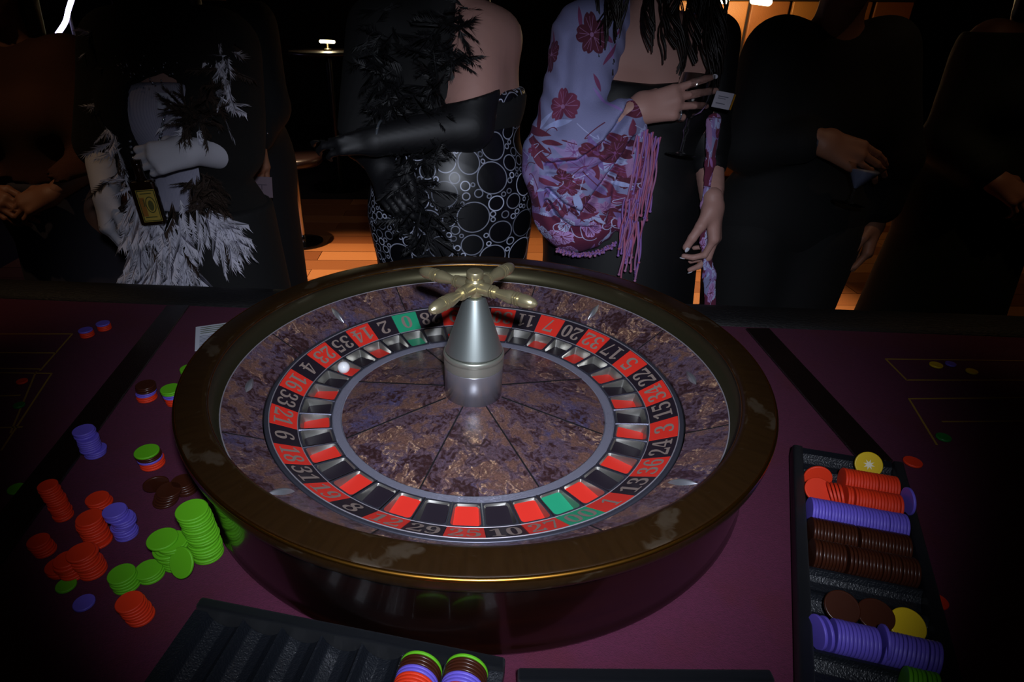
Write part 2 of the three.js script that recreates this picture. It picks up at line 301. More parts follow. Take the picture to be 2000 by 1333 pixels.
{
  const tur = mesh('turret_hub', lathe([[0, H(0.147)], [0.0095, H(0.147)], [0.0115, H(0.150)], [0.0125, H(0.153)], [0.0125, H(0.169)], [0.0105, H(0.171)], [0.0092, H(0.1725)], [0.0105, H(0.1740)], [0.0112, H(0.176)], [0.0112, H(0.1815)], [0.0095, H(0.1835)], [0, H(0.1842)]], 36), M.bronze, rotor);
  const prof = [[0, 0], [0.0088, 0], [0.0090, 0.010], [0.0082, 0.0195], [0.0060, 0.0202], [0.0060, 0.0210], [0.0086, 0.0218], [0.0086, 0.0232], [0.0058, 0.0240], [0.0058, 0.0248], [0.0080, 0.0256], [0.0080, 0.0268], [0.0054, 0.0278], [0.0058, 0.0310], [0.0074, 0.0400], [0.0088, 0.0470], [0.0090, 0.0510], [0.0082, 0.0540], [0.0064, 0.0548], [0.0064, 0.0556], [0.0090, 0.0564], [0.0090, 0.0580], [0.0064, 0.0588], [0.0064, 0.0596], [0.0090, 0.0604], [0.0090, 0.0620], [0.0066, 0.0628], [0.0066, 0.0636], [0.0084, 0.0646], [0.0088, 0.0690], [0.0080, 0.0760], [0.0060, 0.0825], [0.0030, 0.0865], [0, 0.0878]];
  const g = toCreasedNormals(lathe(prof, 28), 0.7).rotateX(Math.PI / 2);                       // along +z
  for (let k = 0; k < 4; k++) { const a = 36 + 90 * k, m = mesh('turret_arm', g, M.bronze, rotor); const d = AX(1, a, 0); m.rotation.y = Math.atan2(d.x, d.z); m.position.set(d.x * 0.006, H(0.161), d.z * 0.006); }
}
const ball = mesh('roulette_ball', new THREE.SphereGeometry(0.0098, 32, 20), M.ball); { const p = AX(0.2262, -64.1, FY + H(-0.0312) + 0.0099); ball.position.copy(p); }
tag(ball, 'small white ball resting in the red pocket of number 23', 'ball');

// ---------------------------------------------------------------- chips
const CH = { lime: phy(0x58a80c, 0.62), orange: phy(0xd8300a, 0.58), purple: phy(0x6656c4, 0.45), brown: phy(0x3a1a0e, 0.3), yellow: phy(0xc9a80c, 0.4), green: phy(0x1c6b2c, 0.4) };
const CR = 0.0165, CT = 0.0032;
const chipGeo = lathe([[0, 0], [CR * 0.955, 0], [CR * 0.992, 0.0005], [CR, 0.0010], [CR, CT - 0.0010], [CR * 0.992, CT - 0.0004], [CR * 0.955, CT], [CR * 0.90, CT], [CR * 0.885, CT - 0.00018], [0, CT - 0.00018]], 40);
function chip(color, pos, s, label, group, quat) {
  const m = mesh(color + '_chip', chipGeo, CH[color]); m.scale.set(s, 1, s); m.position.copy(pos); if (quat) m.quaternion.copy(quat); else m.rotation.y = rr(0, 6);
  return tag(m, label, 'chip', group);
}
// colours from the bottom up, [colour, count]; (lx, lz) how far the stack leans over its whole height
function stack(x, z, layers, s, lx, lz, jit, label, group) {
  const total = layers.reduce((n, l) => n + l[1], 0); let i = 0;
  for (const [c, n] of layers) for (let k = 0; k < n; k++, i++) {
    const t = total > 1 ? i / (total - 1) : 0;
    chip(c, V(x + lx * t + rr(-jit, jit), FY + 0.0004 + i * (CT + 0.00008), z + lz * t + rr(-jit, jit)), s, c === 'lime' || layers.length === 1 ? label : label.replace(/^\w+( green)?/, c), group);
  }
}
stack(-0.521, 0.066, [['purple', 3]], 0.83, 0.002, 0, 0.0008, 'purple chip low in the crooked stack on the dark inlaid strip', 'purple chips stacked at the dark strip');
for (let i = 0; i < 9; i++) chip('purple', V(-0.522 - (i > 5 ? 0.006 : i > 3 ? 0.001 : 0.0015), FY + 0.0104 + i * 0.0033, 0.066 + (i > 5 ? -0.003 : 0.001) + rr(-0.001, 0.001)), 0.83, 'purple chip high in the crooked stack on the dark inlaid strip', 'purple chips stacked at the dark strip');
for (const [x, z, ls, s, lean] of [[-0.432, 0.087, [['orange', 3], ['purple', 1], ['brown', 2], ['lime', 1]], 0.96, -0.003], [-0.512, -0.072, [['orange', 3], ['purple', 2], ['brown', 3]], 0.9, 0.003], [-0.461, -0.062, [['orange', 4], ['purple', 2], ['lime', 2]], 0.92, -0.004]]) {
  const where = z > 0 ? 'mixed stack topped with lime by the bronze rim' : x < -0.5 ? 'mixed stack topped with brown on the felt' : 'mixed stack half hidden by the bronze rim';
  let i = 0; for (const [c, n] of ls) for (let k = 0; k < n; k++, i++) chip(c, V(x + lean * i / 6 + rr(-0.0007, 0.0007), FY + 0.0004 + i * 0.0033, z + rr(-0.0007, 0.0007)), s, (c === 'lime' ? 'lime green' : c) + ' chip in the ' + where, where);
}
stack(-0.474, -0.150, [['lime', 3]], 0.92, 0, 0, 0.001, 'lime green chip in a short stack hidden behind the rim', 'short lime stack behind the rim');
stack(-0.385, 0.158, [['brown', 5]], 0.92, 0.006, -0.004, 0.0008, 'brown chip in a fanned stack of five on the felt', 'brown chips near the bowl');
stack(-0.366, 0.138, [['brown', 5]], 0.86, -0.002, 0.001, 0.0008, 'brown chip in the stack against the bowl side', 'brown chips against the bowl');
{ const q = new THREE.Quaternion().setFromEuler(new THREE.Euler(-1.25, 0.5, 0, 'YXZ')); chip('brown', V(-0.398, FY + 0.0165, 0.147), 0.92, 'brown chip leaning on edge behind the fanned brown stack', null, q); }
{ let i = 0; const off = [0.002, 0.002, 0.001, 0.003, 0.003, 0.002, 0, -0.001, 0.002, 0.001, 0, -0.001, -0.002, -0.001, -0.002, -0.003, -0.003, -0.005, -0.006];
  for (const o of off) { chip('lime', V(-0.303 + o, FY + 0.0004 + i * 0.0033, 0.241 + o * 0.6 + rr(-0.0006, 0.0006)), 1.04, 'lime green chip in the tallest stack beside the bowl', 'tallest lime stack'); i++; } }
{ let i = 0; for (const o of [0.004, 0.004, 0.003, 0.003, 0, 0.001, -0.002, 0, 0.005, 0.004, -0.006]) { chip('lime', V(-0.334 + o, FY + 0.0004 + i * 0.0033, 0.254 + rr(-0.001, 0.001)), 0.98, 'lime green chip in the slumped stack behind the leaning chip', 'slumped lime stack'); i++; } }
{ const q = new THREE.Quaternion().setFromEuler(new THREE.Euler(1.0, -0.55, -0.05, 'YXZ')); chip('lime', V(-0.312, FY + 0.0225, 0.2745), 1.0, 'single lime green chip leaning against the slumped lime stack', null, q); }
stack(-0.352, 0.2725, [['lime', 3]], 0.86, -0.001, 0, 0.001, 'lime green chip in the stack of three before the tray', 'stack of three lime chips');
stack(-0.371, 0.285, [['lime', 5]], 0.84, -0.004, 0, 0.0008, 'lime green chip in the fanned stack beside the orange one', 'fanned lime stack');
stack(-0.338, 0.325, [['orange', 7]], 0.80, -0.007, -0.001, 0.0006, 'orange chip in the slanted stack beside the front tray', 'slanted orange stack by the tray');
stack(-0.463, 0.163, [['orange', 3]], 0.82, -0.003, 0, 0.001, 'orange chip in the low stack behind the purple one', 'low orange stack');
stack(-0.434, 0.224, [['orange', 10]], 0.86, -0.005, -0.003, 0.0012, 'orange chip in the tall loose stack left of purple stack', 'tall loose orange stack');
stack(-0.417, 0.268, [['orange', 9]], 0.86, -0.006, -0.002, 0.0014, 'orange chip in the broad slumped stack near the lime chips', 'broad orange stack');
stack(-0.436, 0.272, [['orange', 7]], 0.76, -0.003, 0, 0.0014, 'orange chip in the stack pressed against the broad one', 'pressed orange stack');
stack(-0.452, 0.268, [['orange', 3]], 0.78, -0.002, 0, 0.001, 'orange chip in the low pile beside a lone lime chip', 'low orange pile');
stack(-0.486, 0.240, [['orange', 5]], 0.7, -0.004, -0.001, 0.001, 'orange chip in the small dim pile at the felt edge', 'dim orange pile');
stack(-0.496, 0.185, [['orange', 15]], 0.66, -0.005, 0, 0.0012, 'orange chip in the tall narrow stack by the strip end', 'tall narrow orange stack');
{ let i = 0; for (const o of [0, 0.001, 0.001, 0, -0.001, 0.001, 0.003, 0.003, 0.002, -0.003, -0.004, -0.004]) { chip('purple', V(-0.4065 + o, FY + 0.0004 + i * 0.0033, 0.2145 + rr(-0.001, 0.001)), 0.78, 'purple chip in the zigzag stack among orange stacks', 'zigzag purple stack'); i++; } }
chip('lime', V(-0.435, FY + 0.0004, 0.288), 0.62, 'lone lime green chip flat beside the orange pile');
chip('purple', V(-0.404, FY + 0.0004, 0.310), 0.64, 'lone purple chip flat on the felt before the orange stacks');
chip('lime', V(-0.583, FY + 0.0004, 0.139), 0.62, 'lone lime green chip flat beyond the dark inlaid strip');
for (const [x, z, w] of [[-0.718, -0.281, 'nearer'], [-0.700, -0.309, 'farther']]) { for (let i = 0; i < 3; i++) chip('orange', V(x, FY + 0.0009 + i * 0.0033, z), 0.74, 'orange chip in the ' + w + ' of two small stacks on the layout', 'small stacks on the layout'); chip('purple', V(x - 0.001, FY + 0.0009 + 3 * 0.0033, z), 0.74, 'purple chip on top of the ' + w + ' small layout stack', 'small stacks on the layout'); }
chip('orange', V(-0.737, FY + 0.0009, -0.117), 0.5, 'orange chip inside a yellow box of the far layout');
chip('green', V(-0.698, FY + 0.0009, -0.048), 0.5, 'dark green chip inside the yellow-lined left layout');
chip('yellow', V(0.808, FY + 0.0009, -0.189), 0.62, 'yellow chip on the right layout nearest the dark strip');
chip('purple', V(0.836, FY + 0.0009, -0.193), 0.5, 'purple chip between two yellow chips on the right layout');
chip('yellow', V(0.855, FY + 0.0009, -0.168), 0.55, 'yellow chip farthest from the dark strip on the right layout');
chip('green', V(0.68, FY + 0.0009, 0.019), 0.6, 'dark green chip on the right layout past the strip');
chip('orange', V(0.600, FY + 0.0009, 0.075), 0.7, 'orange chip lying beside the corner of the full tray');
chip('orange', V(0.482, FY + 0.0009, 0.302), 0.6, 'orange chip lying along the far side of the full tray');

// ---------------------------------------------------------------- chip trays
const turnR = -16 * D, shearR = 0.14;
function sheared(g) { const p = g.attributes.position; for (let i = 0; i < p.count; i++) p.setX(i, p.getX(i) - shearR * p.getZ(i)); g.computeVertexNormals(); return g; }
{
  const rows = 10, pitch = 0.0352, r = 0.0166, len = 0.107, wall = 0.013, margin = 0.010, hgt = 0.0175, depth = rows * pitch;
  const t = thing('chip_tray', 'black fluted plastic tray full of coloured chips beside the wheel', 'chip tray', [0.447, FY + 0.0044, 0.070], turnR);
  const sh = new THREE.Shape(); sh.moveTo(0, 0); sh.lineTo(depth + 2 * margin, 0); sh.lineTo(depth + 2 * margin, hgt);
  for (let k = rows - 1; k >= 0; k--) { const c = margin + (k + 0.5) * pitch, yc = 0.004 + r, a = Math.asin(Math.min(1, (yc - hgt + 0.001) / r)); sh.lineTo(c + r * Math.cos(a), hgt - 0.001); sh.absarc(c, yc, r, -a, -Math.PI + a, true); }
  sh.lineTo(0, hgt); sh.closePath();
  mesh('fluted_bed', toCreasedNormals(sheared(new THREE.ExtrudeGeometry(sh, { depth: len, bevelEnabled: false, curveSegments: 14 }).rotateY(-Math.PI / 2).translate(len, 0, 0)), 0.6), M.tray, t);
  for (const x of [-wall / 2 - 0.0002, len + wall / 2 + 0.0002]) mesh('end_wall', toCreasedNormals(sheared(rbox(wall, hgt + 0.004, depth + 2 * margin, 0.003, x, (hgt + 0.004) / 2, depth / 2 + margin)), 0.6), M.tray, t);
  t.updateMatrixWorld();
  const at = (row, x, dy = 0) => { const z = margin + (row + 0.5) * pitch; return t.localToWorld(V(x - shearR * z, 0.004 + r + dy, z)); };
  const s = 0.985, base = new THREE.Quaternion().setFromEuler(new THREE.Euler(0, turnR, 0));
  const P = (row, x0, list, place) => {                    // chips on edge along a flute
    let x = x0;
    for (const [c, n, tl] of list) for (let k = 0; k < n; k++) {
      if (c === '-') { x += 0.001; continue; }
      const q = base.clone().multiply(new THREE.Quaternion().setFromEuler(new THREE.Euler(0, tl || 0, -Math.PI / 2 + rr(-0.012, 0.012))));
      chip(c, at(row, x, CR * s - r + 0.0003), s * rr(0.985, 1.0), (c === 'lime' ? 'lime green' : c) + ' chip on edge ' + place, 'chips on edge in the full tray', q); x += (CT + 0.0001) * (tl ? 1.05 : 1) + (rnd() < 0.12 ? 0.0006 : 0);
    }
  };
  P(1, 0.042, [['orange', 18]], 'in the rear orange row of the full tray');
  P(2, 0.042, [['orange', 2], ['-', 2], ['orange', 15]], 'in the front orange row of the full tray');
  P(3, 0.002, [['purple', 30]], 'in the long purple row of the full tray');
  P(4, 0.002, [['brown', 13], ['-', 3], ['brown', 15]], 'in the rear brown row of the full tray');
  P(5, 0.002, [['brown', 9], ['-', 3], ['brown', 19]], 'in the front brown row of the full tray');
  P(8, 0.002, [['purple', 1, 0.25], ['-', 3], ['purple', 1, 0.2], ['-', 4], ['purple', 11], ['-', 5], ['purple', 13, -0.2]], 'in the near purple row of the full tray');
  P(9, 0.070, [['lime', 7, -0.2]], 'in the nearest flute of the full tray');
  const lean = (c, row, x, dy, ex, ey, ez, label, group) => chip(c, at(row, x, dy), s, label, group, base.clone().multiply(new THREE.Quaternion().setFromEuler(new THREE.Euler(ex, ey, ez))));
  const yc = lean('yellow', 0, 0.074, 0.006, 0.95, -0.2, 0, 'yellow chip with a white mark leaning behind orange row');
  { const st = new THREE.Shape(); for (let i = 0; i < 16; i++) { const a = i * Math.PI / 8, q = i % 2 ? 0.003 : 0.007; st[i ? 'lineTo' : 'moveTo'](q * Math.cos(a), q * Math.sin(a)); } mesh('printed_mark', new THREE.ShapeGeometry(st).rotateX(-Math.PI / 2).translate(0, CT - 0.00008, 0), std(0xd8d2b8, 0.6), yc); }
  lean('orange', 2, 0.013, 0.004, 0.55, 0, -0.05, 'orange chip lying tilted at the tray end wall');
  lean('orange', 1, 0.015, -0.001, 1.45, 0, 0.0, 'orange chip standing in the flute behind the tilted one');
  for (let i = 0; i < 4; i++) lean('orange', 2, 0.026 + i * 0.0036, 0.0005, 0, 0, -1.15 - i * 0.05, 'orange chip slanting towards the front orange row', 'slanting orange chips in the full tray');
  lean('purple', 2, 0.1055, 0.012, 0, 0.1, -1.5, 'purple chip standing proud at the far tray end');
  lean('brown', 7, 0.026, 0.002, 0.5, 0, 0, 'brown chip lying alone in an empty flute');
  lean('brown', 7, 0.056, 0.001, 0.35, 0, 0.1, 'brown chip beside the lone brown one, in deep shade');
  lean('yellow', 7, 0.084, -0.003, 0.55, -0.1, 0, 'yellow chip behind the near purple row');
  lean('purple', 8, 0.0560, 0.006, 0, 0, -1.5, 'purple chip raised above the near purple row');
}
const turnF = -12 * D;
function crossTray(label, pos, turn, cols, pitch, r, len, margin, hgt) {     // flutes run towards the player
  const t = thing('chip_tray', label, 'chip tray', pos, turn);
  const sh = new THREE.Shape(), w = cols * pitch + 2 * margin; sh.moveTo(0, 0); sh.lineTo(w, 0); sh.lineTo(w, hgt);
  for (let k = cols - 1; k >= 0; k--) { const c = margin + (k + 0.5) * pitch, yc = 0.004 + r, a = Math.asin(Math.min(1, (yc - hgt + 0.001) / r)); sh.lineTo(c + r * Math.cos(a), hgt - 0.001); sh.absarc(c, yc, r, -a, -Math.PI + a, true); }
  sh.lineTo(0, hgt); sh.closePath();
  mesh('fluted_bed', toCreasedNormals(new THREE.ExtrudeGeometry(sh, { depth: len, bevelEnabled: false, curveSegments: 14 }), 0.6), M.tray, t);
  for (const z of [-0.0062, len + 0.0062]) mesh('end_wall', rbox(w, hgt + 0.005, 0.012, 0.003, w / 2, (hgt + 0.005) / 2, z), M.tray, t);
  return { t, r, at: (col, z) => { t.updateMatrixWorld(); return t.localToWorld(V(margin + (col + 0.5) * pitch, 0.004 + r, z)); } };
}
{
  const sF = 1.17, T = crossTray('black fluted tray with five empty flutes and two chip rows', [-0.277, FY + 0.0004, 0.332], turnF, 7, 0.0405, 0.0194, 0.17, 0.012, 0.021);
  const put = (col, z0, list, place, grp) => { let z = z0; for (const [c, n] of list) for (let k = 0; k < n; k++) { const q = new THREE.Quaternion().setFromEuler(new THREE.Euler(0, turnF, 0)).multiply(new THREE.Quaternion().setFromEuler(new THREE.Euler(-Math.PI / 2 - 0.12, 0, 0))); const p = T.at(col, z + CT); p.y += CR * sF - T.r + 0.0004; chip(c, p, sF, (c === 'lime' ? 'lime green' : c) + ' chip on edge in the ' + place, grp, q); z += CT + 0.0001; } };
  put(5, 0.012, [['lime', 1], ['brown', 3], ['purple', 2], ['orange', 5], ['lime', 1], ['brown', 3], ['purple', 2], ['orange', 5], ['lime', 1], ['brown', 3]], 'striped row next to the empty flutes', 'striped chip row next to the empty flutes');
  put(6, 0.006, [['lime', 1], ['brown', 4], ['purple', 3], ['orange', 4], ['lime', 1], ['brown', 4], ['purple', 3], ['orange', 4], ['lime', 1]], 'striped row at the tray end', 'striped chip row at the tray end');
  crossTray('black tray with a thin shiny lip along its far edge', [0.036, FY + 0.0004, 0.406], 0, 5, 0.0405, 0.0194, 0.13, 0.012, 0.021);
}

// ---------------------------------------------------------------- card on the felt
{
  const tex = canvasTex(256, 320, (c, w, h) => { c.fillStyle = '#c9cdd8'; c.fillRect(0, 0, w, h); c.fillStyle = '#4c5a2c'; for (let i = 0; i < 4; i++) c.fillRect(30, 20 + i * 26, w - 60, 9); c.fillStyle = '#3a3a58'; for (let i = 0; i < 9; i++) c.fillRect(26, 140 + i * 18, w - 60 - (i % 3) * 20, 5); }, false);
  const m = mesh('printed_card', rbox(0.075, 0.0012, 0.10, 0.0004), std(0xffffff, 0.5, 0, { map: tex })); m.position.set(-0.478, FY + 0.0008, -0.285); m.rotation.y = 0.35;
  tag(m, 'white printed card on the felt half hidden by the bronze rim', 'card');
}

// ---------------------------------------------------------------- people: distance fields meshed on a grid
function nets(f, lo, hi, cell) {
  const n = [0, 1, 2].map(i => Math.ceil((hi[i] - lo[i]) / cell) + 1), [nx, ny, nz] = n, F = new Float32Array(nx * ny * nz), id = (i, j, k) => (k * ny + j) * nx + i;
  for (let k = 0; k < nz; k++) for (let j = 0; j < ny; j++) for (let i = 0; i < nx; i++) F[id(i, j, k)] = f(lo[0] + i * cell, lo[1] + j * cell, lo[2] + k * cell);
  const vid = new Int32Array(nx * ny * nz).fill(-1), pos = [], idx = [];
  const E = [[0, 1], [2, 3], [4, 5], [6, 7], [0, 2], [1, 3], [4, 6], [5, 7], [0, 4], [1, 5], [2, 6], [3, 7]];
  const v = new Float32Array(8);
  for (let k = 0; k < nz - 1; k++) for (let j = 0; j < ny - 1; j++) for (let i = 0; i < nx - 1; i++) {
    let m = 0; for (let c = 0; c < 8; c++) { v[c] = F[id(i + (c & 1), j + ((c >> 1) & 1), k + (c >> 2))]; if (v[c] < 0) m |= 1 << c; }
    if (m === 0 || m === 255) continue;
    let x = 0, y = 0, z = 0, q = 0;
    for (const [a, b] of E) if ((v[a] < 0) !== (v[b] < 0)) { const t = v[a] / (v[a] - v[b]); x += (a & 1) + t * ((b & 1) - (a & 1)); y += ((a >> 1) & 1) + t * (((b >> 1) & 1) - ((a >> 1) & 1)); z += (a >> 2) + t * ((b >> 2) - (a >> 2)); q++; }
    vid[id(i, j, k)] = pos.length / 3; pos.push(lo[0] + (i + x / q) * cell, lo[1] + (j + y / q) * cell, lo[2] + (k + z / q) * cell);
  }
  const quad = (a, b, c, d, flip) => { if (a < 0 || b < 0 || c < 0 || d < 0) return; flip ? idx.push(a, c, b, a, d, c) : idx.push(a, b, c, a, c, d); };
  for (let k = 1; k < nz - 1; k++) for (let j = 1; j < ny - 1; j++) for (let i = 1; i < nx - 1; i++) {
    const s = F[id(i, j, k)] < 0;
    if (s !== (F[id(i + 1, j, k)] < 0)) quad(vid[id(i, j - 1, k - 1)], vid[id(i, j, k - 1)], vid[id(i, j, k)], vid[id(i, j - 1, k)], !s);
    if (s !== (F[id(i, j + 1, k)] < 0)) quad(vid[id(i - 1, j, k - 1)], vid[id(i - 1, j, k)], vid[id(i, j, k)], vid[id(i, j, k - 1)], !s);
    if (s !== (F[id(i, j, k + 1)] < 0)) quad(vid[id(i - 1, j - 1, k)], vid[id(i, j - 1, k)], vid[id(i, j, k)], vid[id(i - 1, j, k)], !s);
  }
  const g = new THREE.BufferGeometry(); g.setAttribute('position', new THREE.Float32BufferAttribute(pos, 3)); g.setIndex(idx); g.computeVertexNormals();
  g.setAttribute('uv', new THREE.BufferAttribute(new Float32Array(pos.length / 3 * 2), 2)); return g;
}
// c(a, b, ra, rb, k, sz): tapered capsule, joined with smoothness k, squeezed by sz in depth about its own middle
const c = (a, b, ra, rb, k = 0.03, sz = 1) => ({ a, b, ra, rb, k, sz });
function field(prims, grow = 0) {
  const P = prims.map(p => { const sz = p.sz, az = p.a[2] / sz, bz = p.b[2] / sz, d = [p.b[0] - p.a[0], p.b[1] - p.a[1], bz - az]; return { ...p, az, d, l: Math.max(1e-9, d[0] * d[0] + d[1] * d[1] + d[2] * d[2]), m: Math.min(1, sz) }; });
  return (x, y, z) => {
    let D0 = 1e9;
    for (let i = 0; i < P.length; i++) {
      const p = P[i], px = x - p.a[0], py = y - p.a[1], pz = z / p.sz - p.az;
      let t = (px * p.d[0] + py * p.d[1] + pz * p.d[2]) / p.l; t = t < 0 ? 0 : t > 1 ? 1 : t;
      const ex = px - p.d[0] * t, ey = py - p.d[1] * t, ez = pz - p.d[2] * t;
      const q = (Math.sqrt(ex * ex + ey * ey + ez * ez) - (p.ra + (p.rb - p.ra) * t) - grow) * p.m;
      if (D0 > 1e8) D0 = q; else { const h = Math.max(p.k - Math.abs(D0 - q), 0) / p.k; D0 = Math.min(D0, q) - h * h * p.k * 0.25; }
    }
    return D0;
  };
}
function bounds(prims, pad) { const lo = [1e9, 1e9, 1e9], hi = [-1e9, -1e9, -1e9]; for (const p of prims) for (const [q, r] of [[p.a, p.ra], [p.b, p.rb]]) for (let i = 0; i < 3; i++) { const w = r * (i === 2 ? Math.max(1, p.sz) : 1) + pad; lo[i] = Math.min(lo[i], q[i] - w); hi[i] = Math.max(hi[i], q[i] + w); } return [lo, hi]; }
// prims of a hand: X forward from the wrist, Y out of the back of the hand; side -1 right hand, +1 left hand
function hand(wrist, X, Y, side, curl, o = {}) {
  const s = o.s || 0.95; X = X.clone().normalize(); const Z = new THREE.Vector3().crossVectors(X, Y).normalize().multiplyScalar(1); const Yn = new THREE.Vector3().crossVectors(Z, X).normalize();
  const W = (x, y, z) => { const p = wrist.clone().addScaledVector(X, x * s).addScaledVector(Yn, y * s).addScaledVector(Z, z * s * side); return [p.x, p.y, p.z]; };
  const P = [], g = (o.fat || 0);
  P.push(c(W(-0.014, 0, 0), W(0.012, 0, 0), 0.022 + g, 0.022 + g, 0.02), c(W(0.01, 0, 0.012), W(0.078, 0.002, 0.024), 0.0165 + g, 0.0125 + g, 0.016), c(W(0.01, 0, -0.004), W(0.082, 0.004, 0.002), 0.0175 + g, 0.0128 + g, 0.016), c(W(0.01, 0, -0.014), W(0.074, 0.001, -0.024), 0.0165 + g, 0.0115 + g, 0.016));
  const fin = [[0.026, 0.080, [0.040, 0.026, 0.021], 0.0083], [0.009, 0.085, [0.044, 0.030, 0.022], 0.0085], [-0.009, 0.081, [0.041, 0.028, 0.021], 0.0081], [-0.026, 0.073, [0.032, 0.021, 0.018], 0.0073]];
  const tips = [];
  fin.forEach(([z0, x0, L, r], i) => {
    let x = x0, y = 0.002, z = z0, a = 0; const spr = (o.spread ?? 0.05) * (1.5 - i); let rad = r + g * 0.6;
    L.forEach((l, j) => { a += (Array.isArray(curl[i]) ? curl[i][j] : curl[i] * [0.9, 1.1, 0.8][j]); const nx = x + l * Math.cos(a) * Math.cos(spr), ny = y - l * Math.sin(a), nz = z + l * Math.sin(spr) * Math.cos(a); P.push(c(W(x, y, z), W(nx, ny, nz), rad, rad * 0.9, j === 0 ? 0.0055 : 0.003)); x = nx; y = ny; z = nz; rad *= 0.9; });
    tips.push({ p: V(...W(x, y, z)), n: new THREE.Vector3().addScaledVector(Yn, Math.cos(a)).addScaledVector(X, Math.sin(a)), d: new THREE.Vector3().addScaledVector(X, Math.cos(a)).addScaledVector(Yn, -Math.sin(a)), r: rad });
  });
  const th = o.thumb || [[0.016, -0.006, 0.022], [0.045, -0.016, 0.044], [0.072, -0.026, 0.046], [0.094, -0.034, 0.040]];
  const tr = [0.0150, 0.0118, 0.0098, 0.0086].map(r => r + g * 0.6);
  for (let i = 0; i < 3; i++) P.push(c(W(...th[i]), W(...th[i + 1]), tr[i], tr[i + 1], i === 0 ? 0.014 : 0.004));
  { const e = V(...W(...th[3])), d = e.clone().sub(V(...W(...th[2]))).normalize(); tips.push({ p: e, n: new THREE.Vector3().addScaledVector(Yn, 0.7).addScaledVector(Z, 0.7 * side).normalize(), d, r: tr[3] }); }
  return { P, tips };
}
const arr = v => [v.x, v.y, v.z];
const SKIN = phy(0xac8278, 0.55, { sheen: 0.2 }), SKIN2 = phy(0x9c6a52, 0.55), NAIL = phy(0xd8d8e4, 0.15, { clearcoat: 1 });
